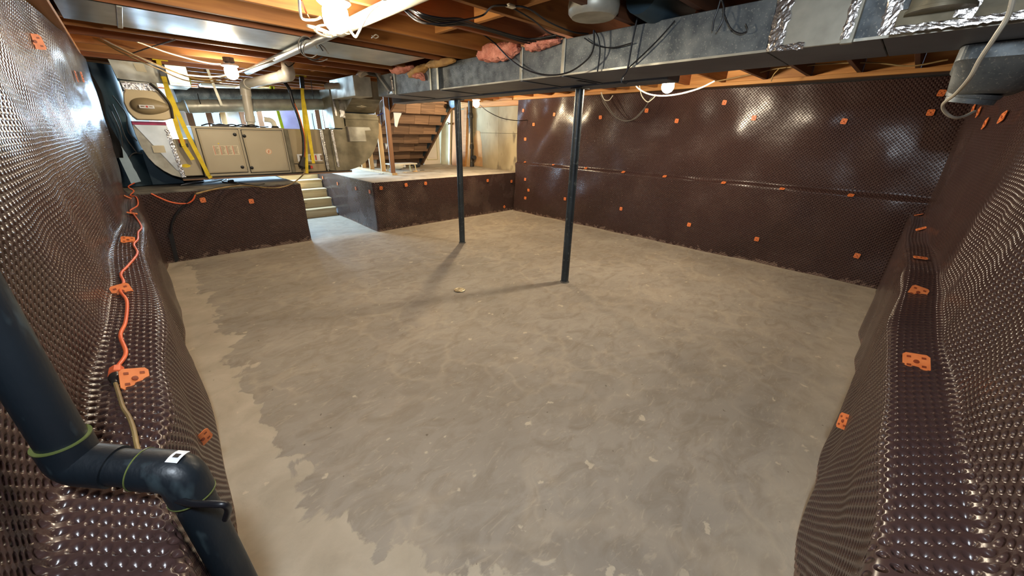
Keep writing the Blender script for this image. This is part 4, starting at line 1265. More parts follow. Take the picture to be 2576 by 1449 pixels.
pts = [V(820, 218, 'y', 6.2), V(868, 213, 'y', 5.9), V(900, 200, 'y', 5.6), V(912, 184, 'y', 5.4), V(926, 180, 'y', 5.3)]
MB().tube(round_bend(pts, .07), .036, 16).build('pipe', M['pvc_grey'], dp, True)
MB().tube(round_bend([V(896, 205, 'y', 5.62), V(909, 182, 'y', 5.42), V(924, 179, 'y', 5.32)], .06), .042, 16).build('elbow', M['pvc'], dp, True)
MB().tube([V(924, 179, 'y', 5.32), V(948, 184, 'y', 5.3)], .046, 16).build('black_coupling', M['gasket'], dp, True)
MB().tube([V(824, 217, 'y', 6.2), V(838, 216, 'y', 6.1)], .043, 16).build('coupling', M['pvc_grey'], dp, True)

# black line set hanging right of the vent pipe
hb = thing('refrigerant_lines', 'bundle of black insulated lines drooping in front of the furnace right half', 'hose', tuple(V(718, 210, 'y', 6.3)))
pp = [V(p[0], p[1], 'y', FY - .08) for p in ((714, 205), (728, 225), (738, 260), (752, 300), (762, 340), (764, 370), (763, 395), (757, 425))]
MB().tube(smooth_path(pp), [.022 + .0 * i for i in range(len(smooth_path(pp)))], 12).build('insulation', M['black'], hb, True)
MB().tube(smooth_path([p + Vector((.012, -.02, 0)) for p in pp[2:7]]), .009, 8).build('copper_line', M['copper'], hb, True)
MB().lathe(pp[6], (pp[7] - pp[6]), [(0, .03), (.06, .035), (.14, .05), (.17, .03)], 10).build('taped_end', M['gasket'], hb, True)

# ------------------------------------------------------------------ black drain pipe in the near corner
bp_ = thing('drain_stack', 'black plastic drain pipe stepping over the ledge in the near left corner', 'pipe', (-.05, .82, 0))
_e = V(190, 1165, 'z', .99); _f = V(455, 1188, 'z', .955); _g = V(600, 1462, 'z', .6)
PA = [Vector((_e.x, _e.y, 2.5)), _e, _f, _g, _f + (_g - _f) * (.95 / (.955 - .6))]
MB().tube([PA[0], PA[1] + Vector((0, 0, .02))], .0345, 32).build('upper_pipe', M['abs'], bp_, True)
MB().tube(round_bend([PA[1] + Vector((0, 0, .06)), PA[1], PA[1].lerp(PA[2], .38)], .05), .0395, 32).build('elbow', M['abs'], bp_, True)
MB().tube([PA[1].lerp(PA[2], .2), PA[1].lerp(PA[2], .8)], .0345, 32).build('cross_pipe', M['abs'], bp_, True)
MB().tube(round_bend([PA[1].lerp(PA[2], .62), PA[2], PA[2].lerp(PA[3], .17)], .05), .0395, 32).build('elbow', M['abs'], bp_, True)
MB().tube([PA[2], PA[3], PA[4]], .0345, 32).build('lower_pipe', M['abs'], bp_, True)
for q, d_ in ((PA[1] + Vector((0, 0, .06)), Vector((0, 0, 1))), (PA[1].lerp(PA[2], .62), PA[2] - PA[1]), (PA[2].lerp(PA[3], .17), PA[3] - PA[2])):
    d_ = d_.normalized()
    MB().tube([q - d_ * .0012, q + d_ * .0012], .0405, 32).build('glue_line', M['glue'], bp_, True)
# bar code sticker facing the camera on the elbow
c0 = PA[1].lerp(PA[2], .97)
ax_ = (PA[2] - PA[1]).normalized()
to = (V(448, 1150, 'z', .99) - c0); n_ = (to - ax_ * to.dot(ax_)).normalized(); sd_ = ax_.cross(n_)
stk = MB()
qs = []
for i in range(5):
    a_ = (i / 4 - .5) * .9
    for u in (-.011, .011):
        qs.append(c0 + ax_ * u + (n_ * math.cos(a_) + sd_ * math.sin(a_)) * .0405)
stk.add(qs, [(2 * i, 2 * i + 1, 2 * i + 3, 2 * i + 2) for i in range(4)])
st_o = stk.build('white_sticker', M['sticker_white'], bp_)
pr = MB()
for i in range(9):
    a_ = -.05 + i * .028
    b_ = c0 + (n_ * math.cos(a_) + sd_ * math.sin(a_)) * .041
    pr.bar(b_ - ax_ * .005, b_ + ax_ * .005, .0006 if i % 3 else .0012, .0004, n_)
sub(st_o, 'bar_code', pr, M['gasket'])
tag(MB().tube(smooth_path([V(q[0], q[1], 'z', q[2]) for q in ((402, 1225, .93), (430, 1250, .92), (480, 1266, .92), (540, 1268, .93), (566, 1270, .925), (574, 1283, .90), (568, 1305, .87))]), .0065, 10).build('black_tube', M['black'], None, True),
    'short stiff black tube poking out from under the drain pipe elbow', 'tube')

# ------------------------------------------------------------------ orange cord on the ledge
tree_l = bvh_of(mem_left)


def on_sheet(tree, px, py, off):
    d = (ROT @ Vector((px - CX, CY - py, -FPX))).normalized()
    hit, nrm, _, _ = tree.ray_cast(Vector((0, 0, CAMH)), d)
    if hit is None:
        hit = Vector((0, 0, CAMH)) + d * ((6.3 if py < 520 else 4.0) / d.y)
    return hit - d * off * 1.4 + Vector((0, 0, off * .5))


cp = [(339, 461), (323, 471), (337, 481), (328, 493), (343, 497), (347, 517), (328, 531), (337, 541), (356, 571), (348, 586), (347, 604), (337, 617), (346, 639),
      (324, 669), (305, 691), (312, 712), (303, 734), (320, 760), (317, 812), (304, 847), (318, 891), (297, 926), (294, 938)]
pts = [on_sheet(tree_l, a, b, .010) for a, b in cp]
oc = thing('extension_cord', 'orange extension cord zigzagging along the left ledge to its socket end', 'cord', tuple(pts[-1]))
MB().tube(smooth_path(pts, 6), .0062, 10).build('cord', M['orange_cord'], oc, True)
e0, e1 = on_sheet(tree_l, 296, 932, .018), on_sheet(tree_l, 293, 966, .018)
d_ = (e1 - e0).normalized()
MB().lathe(e0 - d_ * .012, d_, [(0, .007), (.012, .011), (.02, .0175), (.05, .019), (.055, .018)], 8).build('socket', M['orange_cord'], oc)
bc = thing('appliance_cord', 'brown cord with a black plug joined to the orange extension cord', 'cord', tuple(e1))
MB().lathe(e0 + d_ * .05, d_, [(0, .016), (.012, .017), (.022, .014), (.03, .010), (.045, .008)], 14).build('plug', M['knob'], bc, True)
pts = [e0 + d_ * .09] + [on_sheet(tree_l, a, b, .009) for a, b in ((302, 1000), (312, 1030), (326, 1052), (338, 1085), (345, 1120), (352, 1145))]
MB().tube(smooth_path(pts, 6), .0052, 8).build('cord', M['tan_cable'], bc, True)
# the orange lead that droops over the pony wall
pts = [V(a, b, 'y', 6.17) for a, b in ((380, 487), (400, 497), (425, 507), (450, 512), (472, 511), (485, 503), (491, 490))]
cable('orange_lead', pts, .009, M['orange_cord'], 'orange lead drooping over the top of the low wall under the furnace', 'cord')
pts = [V(a, b, 'y', 6.175) for a, b in ((489, 488), (470, 510), (446, 535), (433, 560), (429, 588))]
cable('black_lead', pts, .014, M['black'], 'black lead hanging down the left part of the low furnace wall', 'cord')
tag(MB().prism([V(a, b, 'y', 6.18) for a, b in ((422, 585), (434, 583), (450, 655), (441, 660))], (0, .012, 0)).build('black_flashing', M['black']),
    'narrow black strip at the low wall corner by the left wall', 'strip')
zs = .884
for pl_, r_, m_, lab in (
        ([(492, 488), (530, 478), (575, 470), (620, 467), (680, 473), (720, 468), (745, 455), (762, 440), (768, 428)], .009, 'tan_cable', 'tan cable curving from the furnace valve down onto the ledge'),
        ([(571, 446), (575, 456), (600, 460), (640, 466), (665, 462)], .007, 'black', 'thin black wire looped on the ledge under the furnace'),
        ([(492, 487), (540, 474), (600, 462), (560, 458), (575, 447)], .011, 'black', 'black cable lying across the ledge under the furnace')):
    P = [V(a, b, 'z', zs + r_) for a, b in pl_[:6]] + [V(a, b, 'y', 6.45) for a, b in pl_[6:]]
    cable('ledge_cable', P, r_, M[m_], lab)
tag(MB().lathe(V(575, 457, 'z', zs + .012), (1, .4, .1), [(0, .018), (.06, .02), (.07, .012)], 10).build('plug', M['knob'], None, True), 'black plug lying on the ledge under the furnace', 'plug')
P = [V(a, b, 'z', zs + .004) for a, b in ((455, 466), (475, 458), (580, 446), (560, 444))]
tag(MB().prism(P, (0, 0, .006)).build('wood_scrap', M['drywall']), 'flat pale scrap board on the ledge under the furnace', 'board')

# ------------------------------------------------------------------ stairs up to the raised floor
st = thing('wooden_steps', 'short flight of new wooden steps between the two low walls', 'stairs', (2.17, 8.2, 0))
for k in range(5):
    y = 7.93 + .2 * k; z = .164 * (k + 1)
    if k < 4:
        MB().box((1.66, y - .028, z - .032), (2.68, y + .205, z), .004).build('tread', M['tread'], st)
    MB().box((1.67, y, z - .164), (2.675, y + .018, z - (.034 if k < 4 else .002)), .002).build('riser', M['tread'], st)
MB().box((2.45, 7.9, 0), (2.68, 7.925, .02)).build('kicker', M['tread'], st)

# stud partition on the raised floor
pa = thing('stud_partition', 'open stud partition of bare lumber on the raised floor behind the elbow', 'partition', (3.55, 7.6, PT))
for (y, m_) in ((7.02, 'stud_brown'), (7.42, 'stud'), (7.95, 'stud'), (8.35, 'stud'), (8.75, 'stud'), (9.3, 'stud')):
    MB().box((3.50, y - .019, PT + .04), (3.59, y + .019, JB), .002).build('stud', M[m_], pa)
MB().box((3.49, 6.95, PT), (3.60, 9.4, PT + .04), .002).build('bottom_plate', M['stud'], pa)
MB().box((3.49, 6.95, JB - .04), (3.60, 9.4, JB - .001), .002).build('top_plate', M['stud_brown'], pa)
# torn drywall sheet hanging behind the studs
a = [(3.66, 6.95, 2.26), (3.66, 7.0, 1.62), (3.66, 7.1, 1.75), (3.66, 7.16, 1.95)]
tag(MB().prism([V(p[0], p[1], 'y', 7.15) for p in ((986, 250), (994, 318), (999, 320), (1004, 300), (1011, 284), (1022, 283), (1021, 256))], (0, .016, 0)).build('drywall_sheet', M['drywall']),
    'pale blue torn drywall piece hanging right of the brown stud', 'drywall')
tag(MB().prism([V(p[0], p[1], 'y', 8.1) for p in ((962, 250), (979, 352), (972, 376), (966, 350), (952, 262))][::-1], (0, .02, 0)).build('drywall_sheet', M['drywall']),
    'tall torn drywall strip between the two nearest studs', 'drywall')
tag(MB().prism([V(p[0], p[1], 'y', 8.9) for p in ((944, 262), (952, 330), (946, 440), (936, 440), (938, 300))][::-1], (0, .02, 0)).build('drywall_sheet', M['drywall']),
    'narrow drywall sheet glimpsed beside the round elbow back', 'drywall')

# flight of old stairs seen from below, rising toward the camera
ss = thing('old_staircase', 'old dark staircase seen from underneath, rising on one sloping stringer', 'stairs', (4.4, 8.9, PT))
foot_ = V(1058, 412, 'z', PT + .02); head_ = V(1140, 258, 'y', 6.75)
sl = head_ - foot_
nst = 7
for k in range(nst):
    p = foot_ + sl * (k / nst); q = foot_ + sl * ((k + 1) / nst)
    xr = p.x - .02; yy = p.y
    x0 = 3.62
    rk = random.Random(k); nb = 4
    for j in range(nb):
        xa = x0 + (xr - x0) * (j / nb) + .002; xb = x0 + (xr - x0) * ((j + 1) / nb) - .002
        dy = rk.uniform(-.004, .004); dz = rk.uniform(-.012, .004)
        yb_ = p.y - (p.y - q.y) * .35
        MB().prism([(xa, p.y - .03 + dy, p.z - .03 + dz), (xb, p.y - .03 + dy, p.z - .03 + dz), (xb, yb_ + dy, q.z + .03), (xa, yb_ + dy, q.z + .03)], (0, .02, 0)).build('board', M['plank_brown'], ss)
    MB().bar((x0, yy + .03, (p.z + q.z) / 2), (xr - .01 * k, yy + .03, (p.z + q.z) / 2), .02, (q.z - p.z) * 1.0, (0, 0, 1)).build('riser', M['plank_brown'], ss)
    MB().box((x0, q.y + .05, q.z - .03), (xr + (q.x - p.x) * .2, p.y + .06, q.z - .002), .002).build('tread', M['plank_brown'], ss)
    MB().prism([(xr - .05, p.y + .02, p.z - .02), (xr - .05, q.y + .02, q.z - .02), (xr - .05, p.y + .02, q.z - .02)], (.04, 0, 0)).build('blue_wedge', M['paint_blue'], ss)
MB().bar(foot_ + Vector((.0, 0, -.02)), head_ + Vector((0, 0, .02)), .04, .13, (0, 0, 1)).build('stringer', M['plank_brown'], ss)
MB().bar((3.62, foot_.y + .1, foot_.z - .02), (3.62, head_.y + .1, head_.z), .04, .2, (0, 0, 1)).build('stringer', M['stud_brown'], ss)
tag(MB().box((3.64, 6.9, 2.12), (4.75, 6.94, 2.2), .003).build('header_board', M['plank_brown']), 'dark header board above the underside of the old stairs', 'board')
tag(MB().lathe(V(1137, 262, 'y', 6.7), (0, 0, 1), [(-.07, .02), (-.05, .05), (.0, .07), (.06, .07), (.08, .03)], 10).build('plastic_bag', mat('blue_plastic', (110, 160, 226), (84, 134, 210), rough=.3, scale=20, bump=.8), None, True),
    'crumpled blue plastic bag hung at the top of the stair stringer', 'bag')

# doors and boards leaning in the far corner
wd = thing('panel_door', 'white panelled door leaning behind the old staircase', 'door', (5.8, 8.9, PT))
p0, p1 = V(1067, 404, 'y', 8.95), V(1110, 411, 'y', 8.95)
x0, x1 = p0.x, p1.x - .02; zt = 1.86
MB().box((x0, 8.95, PT), (x1, 8.99, zt), .004).build('slab', M['door_white'], wd)
for (za, zb) in ((PT + .12, 1.50), (1.60, zt - .08)):
    f_ = MB()
    for p, q in (((x0 + .09, za), (x1 - .09, za)), ((x1 - .09, za), (x1 - .09, zb)), ((x1 - .09, zb), (x0 + .09, zb)), ((x0 + .09, zb), (x0 + .09, za))):
        f_.bar((p[0], 8.945, p[1]), (q[0], 8.945, q[1]), .022, .012, (0, 1, 0))
    f_.build('panel_moulding', M['cream'], wd)
MB().box((x0 + .14, 8.94, PT + .17), (x1 - .14, 8.949, 1.45), .004).build('raised_panel', M['door_white'], wd)
XW = 6.17


def lean(pxa, pxb, ztop, m, name, label, cat, th=.035, lean_=.10, x=6.02):
    a = V(pxa, 408, 'x', x).y; b = V(pxb, 408, 'x', x).y
    mb = MB(); y0, y1 = min(a, b), max(a, b)
    mb.prism([(x, y0, PT + .002), (x, y1, PT + .002), (x + lean_, y1, ztop), (x + lean_, y0, ztop)], (th, 0, 0))
    return tag(mb.build(name, m), label, cat)


cd = thing('cream_door', 'tall cream door standing edge on beside the white panelled door', 'door', (5.98, 8.7, PT))
ya_, yb_ = V(1136, 408, 'x', 6.0).y, V(1112, 408, 'x', 6.0).y
MB().prism([(5.96, ya_ + .02, PT), (5.96, yb_, PT), (6.06, yb_, 2.2), (6.06, ya_ + .02, 2.2)], (.035, 0, 0)).build('slab', M['cream'], cd)
MB().prism([(5.93, ya_ - .0, PT), (5.93, ya_ + .07, PT), (6.03, ya_ + .07, 2.2), (6.03, ya_, 2.2)], (.03, 0, 0)).build('edge_strip', M['pvc'], cd)
for dz in (0, .0):
    kz = V(1133, 311, 'x', 5.98)
    MB().lathe((6.0, kz.y + .03, kz.z), (-1, 0, 0), [(0, .025), (.006, .025), (.012, .012), (.05, .012), (.055, .03), (.085, .03), (.095, .015)], 14).build('door_knob', M['gold'], cd, True)
    break
lean(1136, 1166, 2.14, M['board_orange'], 'door_slab', 'plain orange brown door slab leaning behind the thin post', 'door', x=5.97)
lean(1163, 1170, 2.2, M['joist_y'], 'wood_plank', 'upright plank just right of the thin post', 'plank', x=5.95)
lean(1170, 1179, 2.1, M['stud'], 'wood_plank', 'paler upright plank next to the black iron stack', 'plank', x=6.0)
sk = thing('iron_stack', 'black cast iron drain stack standing against the bare concrete wall', 'pipe', (6.1, 7.8, PT))
MB().tube([(6.11, 7.80, PT), (6.11, 7.80, 2.53)], .05, 20).build('pipe', M['iron'], sk, True)
for z in (PT, 1.25, 1.95):
    MB().lathe((6.11, 7.80, z), (0, 0, 1), [(0, .065), (.05, .07), (.10, .06), (.12, .05)], 20).build('hub', M['iron'], sk, True)
MB().lathe((6.11, 7.74, 1.05), (-.3, -1, 0), [(0, .045), (.09, .045), (.1, .05), (.13, .05)], 16).build('cleanout', M['iron'], sk, True)
MB().box((6.05, 8.0, 1.05), (6.08, 8.22, 1.16), .003).build('far_tag', M['sticker'], sk)
# darker patched stain on the concrete, slight render coat
tag(MB().prism([(XR - .006, V(px, 380, 'x', XR).y, z) for px, z in ((1193, .84), (1214, .84), (1212, 1.4), (1208, 1.66), (1200, 1.68), (1193, 1.5))], (.008, 0, 0)).build('patch', mat('tan_render_coat', (206, 164, 116), (186, 142, 96), rough=.9)),
    'tan patch of old coating low on the bare concrete wall', 'patch')

# things lying on the raised slab
ts = thing('step_stool', 'low white folding stool beside the brown stud', 'stool', (4.0, 7.5, PT))
c = V(1010, 411, 'z', PT + .17)
c = Vector((c.x, c.y, PT))
MB().box((c.x - .30, c.y - .14, PT + .15), (c.x + .30, c.y + .14, PT + .175), .006).build('top', M['pvc'], ts)
for sx in (-1, 1):
    for sy in (-1, 1):
        MB().bar((c.x + sx * .25, c.y + sy * .11, PT + .15), (c.x + sx * .27, c.y + sy * .12, PT), .035, .02).build('leg', M['cream'], ts)
c = V(1003, 427, 'z', PT)
jug = thing('plastic_jug', 'white plastic jug lying tipped on the raised slab', 'jug', (c.x, c.y, PT))
MB().lathe((c.x, c.y, PT + .07), (.85, -.25, 0), [(-.10, .03), (-.095, .06), (0, .068), (.06, .06), (.10, .03), (.14, .025)], 14).build('body', M['pvc'], jug, True)
MB().lathe((c.x + .12, c.y - .035, PT + .07), (.85, -.25, 0), [(0, .03), (.03, .03)], 12).build('cap', M['sticker_white'], jug, True)
c = V(1037, 422, 'z', PT)
tl = thing('power_tool', 'dark power tool with a round motor lying by the stool', 'tool', (c.x, c.y, PT))
MB().lathe((c.x + .1, c.y, PT + .06), (1, .1, 0), [(-.12, .04), (-.1, .055), (0, .055), (.05, .06), (.10, .05), (.11, .02)], 16).build('motor', M['tool'], tl, True)
MB().box((c.x - .2, c.y - .05, PT + .0), (c.x + .02, c.y + .05, PT + .05), .01).build('base', M['galv_dark'], tl)
MB().tube(smooth_path([(c.x - .2, c.y, PT + .04), (c.x - .1, c.y, PT + .12), (c.x + .05, c.y, PT + .11)]), .014, 8).build('handle', M['knob'], tl, True)
rr_ = random.Random(9)
for k, (px, py) in enumerate(((985, 424), (1018, 433), (1045, 431), (958, 436), (1062, 428))):
    c = V(px, py, 'z', PT + .01)
    lab = ['crumpled pale scrap between the two front studs', 'small tan scrap in front of the tipped jug', 'thin splinter of wood in front of the power tool',
           'flat off-white scrap by the partition foot', 'little grey crumb of rubble right of the power tool'][k]
    mb = MB(); n = 7
    mb.prism([(c.x + math.cos(t) * rr_.uniform(.03, .07), c.y + math.sin(t) * rr_.uniform(.02, .05), PT + .002) for t in [2 * PI * j / n for j in range(n)]], (0, 0, rr_.uniform(.01, .03)))
    tag(mb.build('scrap', [M['cream'], M['pvc'], M['stud'], M['sticker_white'], M['slab_edge']][k]), lab, 'scrap')

# studs and panels glimpsed behind the furnace
bs = thing('back_partition', 'row of studs with pale wall panels glimpsed behind the furnace', 'partition', (1.2, 9.2, PT))
for k, (px, m_) in enumerate(((480, 'stud_brown'), (528, 'stud_brown'), (563, 'stud'), (612, 'stud_brown'), (655, 'stud_brown'), (800, 'stud_brown'), (818, 'stud_brown'))):
    x = V(px, 300, 'y', 9.2).x
    MB().box((x - .045, 9.18, PT), (x + .045, 9.22, JB - .002), .003).build('stud', M[m_], bs)
MB().box((V(470, 300, 'y', 9.2).x, 9.17, PT), (V(826, 300, 'y', 9.2).x, 9.23, PT + .04), .003).build('bottom_plate', M['stud'], bs)
for (pa_, pb_, m_) in ((443, 476, 'drywall'), (568, 608, 'drywall'), (663, 700, 'drywall'), (706, 752, 'purple'), (826, 850, 'foamboard')):
    x0, x1 = V(pa_, 300, 'y', 9.26).x, V(pb_, 300, 'y', 9.26).x
    MB().box((x0, 9.25, PT), (x1, 9.27, JB - .05), .002).build('wall_panel', M[m_], bs)

# ------------------------------------------------------------------ insulation bulging out above the trunk duct


def tuft(pxs, r, m, label, seed, x=2.56):
    rr = random.Random(seed)
    P = [V(a, b, 'x', x) for a, b in pxs]
    P = smooth_path(P, 7)
    n = 18; rings = []
    for i, p in enumerate(P):
        e = math.sin(PI * (i + .6) / (len(P) + .2)) ** .4
        ring = []
        for k in range(n):
            t = 2 * PI * k / n
            q = r * e * (1 + .22 * math.sin(3 * t + i * .7) * math.sin(i * .9 + seed) + rr.uniform(-.10, .10))
            ring.append((p.x + math.cos(t) * q * 1.2, p.y + rr.uniform(-.012, .012), p.z + math.sin(t) * q))
        rings.append(ring)
    return tag(MB().rings(rings).build('insulation_batt', m, None, True), label, 'insulation')


tuft([(984, 178), (1010, 174), (1038, 168)], .045, M['pink'], 'small pink insulation tuft at the far end of the trunk duct', 1)
tuft([(1030, 190), (1055, 178), (1075, 168)], .05, M['kraft'], 'tan paper faced insulation drooping over the duct top', 2)
tuft([(1040, 192), (1058, 190), (1066, 200)], .035, M['pink'], 'pink insulation scrap hanging lowest on the duct face', 3, 2.54)
tuft([(1072, 166), (1100, 160), (1143, 152)], .04, M['kraft'], 'yellowish insulation roll on top of the duct, left of the pink wad', 4)
tuft([(1205, 140), (1235, 134), (1270, 128), (1305, 118)], .07, M['pink'], 'biggest pink insulation wad bulging over the duct', 5)
tuft([(1215, 128), (1250, 120), (1285, 112)], .04, M['kraft'], 'tan insulation lying behind the biggest pink wad', 6, 2.62)
tuft([(1322, 118), (1350, 112), (1372, 104), (1408, 100)], .045, M['pink'], 'pink insulation wad at the right, beside the second cleat', 7)

# flexible duct and boots above the trunk duct, at the top edge
fb = thing('foil_boot', 'grey flexible duct end poking down between joists at the top edge', 'duct', tuple(V(1490, 10, 'z', 2.3)))
c = V(1495, 0, 'z', 2.36)
MB().lathe((c.x, c.y, 2.27), (0, 0, 1), [(0, .13), (.02, .15), (.06, .155), (.1, .15), (.2, .15)], 20).build('collar', M['galv'], fb, True)
c = V(1640, 10, 'z', 2.36)
tag(MB().tube(smooth_path([(c.x + .4, c.y + .0, 2.42), (c.x + .15, c.y, 2.38), (c.x - .1, c.y + .02, 2.40)]), .11, 20).build('round_duct', M['paint_blue'], None, True),
    'dark blue grey round duct lying between joists above the trunk duct', 'duct')

# ------------------------------------------------------------------ cables
ZC = 2.27


def CZ(lst, z=ZC):
    return [V(q[0], q[1], 'z', q[2] if len(q) > 2 else z) for q in lst]


bundle = [(905, -20, 2.28), (1000, 5, 2.27), (1022, 18, 2.26), (1060, 42, 2.2), (1110, 55, 2.2), (1160, 56, 2.23), (1200, 66, 2.26), (1250, 80, 2.27), (1330, 102, 2.28), (1400, 96, 2.285)]
for k in range(5):
    o_ = [(a + 3 * math.sin(k * 2 + i * .7), b + (k - 2) * 3.2 + 3 * math.sin(i * 1.1 + k), c_) for i, (a, b, c_) in enumerate(bundle)]
    lab = ['top strand', 'second strand', 'middle strand', 'fourth strand', 'lowest strand'][k] + ' of the black cable bundle sagging under the joists'
    cable('black_cable', CZ(o_), .0055, M['black'], lab, group='black cables under the joists')
cable('black_cable', CZ([(1012, 20, 2.26), (1050, 52, 2.16), (1100, 60, 2.14), (1170, 50, 2.2), (1215, 38, 2.28), (1240, 16, 2.29), (1285, 14, 2.29)]), .0055, M['black'], 'black cable looping up to a staple on a joist at top centre', group='black cables under the joists')
cable('black_cable', CZ([(1285, 14, 2.295), (1330, 22, 2.29), (1380, 55, 2.29), (1440, 80, 2.29), (1480, 85, 2.29)]), .0055, M['black'], 'black cable running right from the staple toward the duct', group='black cables under the joists')
cable('black_cable', CZ([(1290, 20, 2.295), (1340, 50, 2.29), (1380, 82, 2.29), (1420, 95, 2.29)]), .005, M['black'], 'thin black cable below the one leaving the staple', group='black cables under the joists')
cable('black_cable', [V(a, b, 'x', 2.48) for a, b in ((1150, 55), (1200, 78), (1240, 105), (1285, 150), (1330, 178), (1380, 189), (1430, 182), (1475, 152), (1493, 120), (1494, 76))], .006, M['black'],
      'black cable swooping in a deep loop across the trunk duct face', group='black cables under the joists')
cable('black_cable', [V(a, b, 'x', 2.56) for a, b in ((1494, 76), (1505, 95), (1509, 130), (1503, 180))], .005, M['black'], 'short black cable hanging flat on the duct below the joist corner')
cable('black_cable', [V(a, b, 'x', 2.55) for a, b in ((1608, 25), (1598, 70), (1588, 120), (1578, 175), (1566, 195), (1565, 206), (1573, 210), (1580, 205))], .006, M['black'], 'black cable hanging down the duct with a hooked end')
cable('black_cable', [V(a, b, 'x', 2.575) for a, b in ((1580, 172), (1620, 135), (1660, 95), (1698, 52))], .0045, M['black'], 'thin black cable slanting across the duct face')
cable('black_cable', [V(a, b, 'x', 2.55) for a, b in ((1815, -10), (1805, 25), (1796, 50), (1792, 78))], .005, M['black'], 'left tail of the black cable pair hanging on the duct')
cable('black_cable', [V(a, b, 'x', 2.54) for a, b in ((1812, -10), (1821, 18), (1818, 50), (1802, 80))], .005, M['black'], 'right tail of the black cable pair hanging on the duct')
cable('black_cable', [V(a, b, 'x', 2.565) for a, b in ((1820, 30), (1838, 70), (1862, 84), (1880, 76), (1876, 60))], .003, M['black'], 'faint thin wire loop on the duct face right of the cable pair')
cable('black_cable', [V(a, b, 'x', 2.57) for a, b in ((1470, 96), (1500, 114), (1540, 120), (1590, 108))], .004, M['black'], 'thin dark wire curving along the upper duct face')
cable('black_cable', [V(a, b, 'x', 2.9) for a, b in ((1418, 196), (1450, 202), (1500, 210))], .005, M['black'], 'dark wire stapled under the trunk duct')
st_p = V(1285, 14, 'z', 2.295)
tag(MB().box((st_p.x - .03, st_p.y - .02, 2.285), (st_p.x + .03, st_p.y + .02, 2.3), .004).build('cable_clamp', M['white_cable']), 'small clamp holding black cables to a joist at top centre', 'clamp')
for k, pts in enumerate(([(235, 96, 2.32), (300, 122, 2.24), (400, 165, 2.16), (480, 195, 2.12), (540, 200, 2.12), (575, 190, 2.14), (640, 168, 2.2), (700, 150, 2.24)],
                         [(252, 95, 2.32), (320, 130, 2.23), (410, 170, 2.16), (480, 190, 2.13), (550, 192, 2.14), (610, 178, 2.18), (690, 148, 2.24)],
                         [(245, 97, 2.32), (310, 134, 2.22), (395, 172, 2.14), (470, 203, 2.10), (545, 206, 2.11), (600, 192, 2.14)],
                         [(345, 105, 2.3), (430, 135, 2.27), (520, 158, 2.25), (570, 162, 2.26)])):
    cable('tan_cable', CZ(pts), .007, M['white_cable' if k % 2 else 'tan_cable'],
          ['topmost tan cable sagging from the left joists to the second bulb', 'pale cable just under the topmost sagging one at left', 'lowest tan cable sagging across the plenum box', 'short pale cable stapled above the sagging cables'][k], group='cables sagging at left')
cable('grey_cable', CZ([(330, 135, 2.29), (380, 118, 2.29), (440, 100, 2.29)]), .006, M['grey_cable'], 'dark cable crossing two joists above the plenum box')
cable('white_cable', CZ([(752, -10, 2.2), (755, 30, 2.2), (762, 48, 2.2), (790, 50, 2.2), (806, 44, 2.2)]), .007, M['white_cable'], 'white cable dropping from the top edge toward the near bulb', k=6)
wc = []
cc = CZ([(790, 62, 2.2)])[0]
for k in range(30):
    t = k * .75
    wc.append((cc.x + .06 * math.cos(t) + .004 * k, cc.y + .05 * math.sin(t) - .004 * k, cc.z - .03 + .02 * math.sin(t * .7)))
cable('white_cable', wc, .0055, M['white_cable'], 'coil of white cable hanging beside the near bulb', k=4)
cable('white_cable', CZ([(790, 75, 2.18), (805, 88, 2.16), (825, 92, 2.18), (846, 88, 2.2)]), .0055, M['white_cable'], 'white cable curving just under the near bulb')
cable('white_cable', CZ([(880, 75, 2.18), (893, 92, 2.12), (900, 86, 2.12), (915, 55, 2.18), (935, 25, 2.24), (975, -5, 2.3)]), .007, M['white_cable'], 'white cable with a sharp kink beside the long pipe', k=5)
cable('white_cable', CZ([(935, 95, 2.285), (945, 87, 2.285), (952, 92, 2.285), (944, 96, 2.285), (936, 90, 2.285)]), .004, M['white_cable'], 'tiny loop of pale wire stapled to a joist at top centre')
cable('copper_wire', CZ([(758, 0, 2.25), (768, 25, 2.25), (778, 45, 2.22)]), .005, M['copper'], 'brown wire dropping beside the white cable near the top')
for k in range(3):
    c = CZ([(775 + 10 * k, 118 + 6 * k, 2.2)])[0]
    cable('grey_cable', [(c.x + .07 * math.cos(t) * (1 + .2 * k), c.y + .02 * math.sin(t * 2), c.z + .07 * math.sin(t)) for t in [i * .7 for i in range(9)]], .004, M['black' if k % 2 else 'grey_cable'],
          ['left', 'middle', 'right'][k] + ' loop of thin wire hung on the long pipe', k=5)
cable('black_cable', [V(a, b, 'y', 5.3) for a, b in ((748, 120), (745, 150), (728, 168), (716, 160))], .005, M['black'], 'thin black wire wrapped round the upright vent pipe')
cable('black_cable', [V(a, b, 'y', 5.7) for a, b in ((1205, 262), (1230, 282), (1270, 299), (1320, 303), (1370, 290), (1410, 268), (1444, 246))], .007, M['black'], 'black cable drooping from the far small bulb across the back wall corner')
cable('grey_cable', [V(a, b, 'x', 5.85) for a, b in ((1512, 238), (1518, 256), (1530, 275), (1550, 295), (1575, 305), (1600, 297), (1620, 275), (1635, 250), (1648, 240))], .007, M['grey_cable'], 'grey cable hanging in a loop on the back wall below the joists')
cable('grey_cable', [V(a, b, 'x', 5.82) for a, b in ((1514, 240), (1526, 262), (1552, 296), (1585, 303), (1612, 282), (1640, 246))], .006, M['grey_cable'], 'second grey cable hanging inside the loop on the back wall')
cable('white_cable', [V(a, b, 'x', 4.6) for a, b in ((1596, 208), (1605, 222), (1630, 236), (1665, 241), (1710, 236), (1760, 222), (1798, 204))], .008, M['white_cable'], 'bright yellowish cable sagging under the bulb behind the duct')
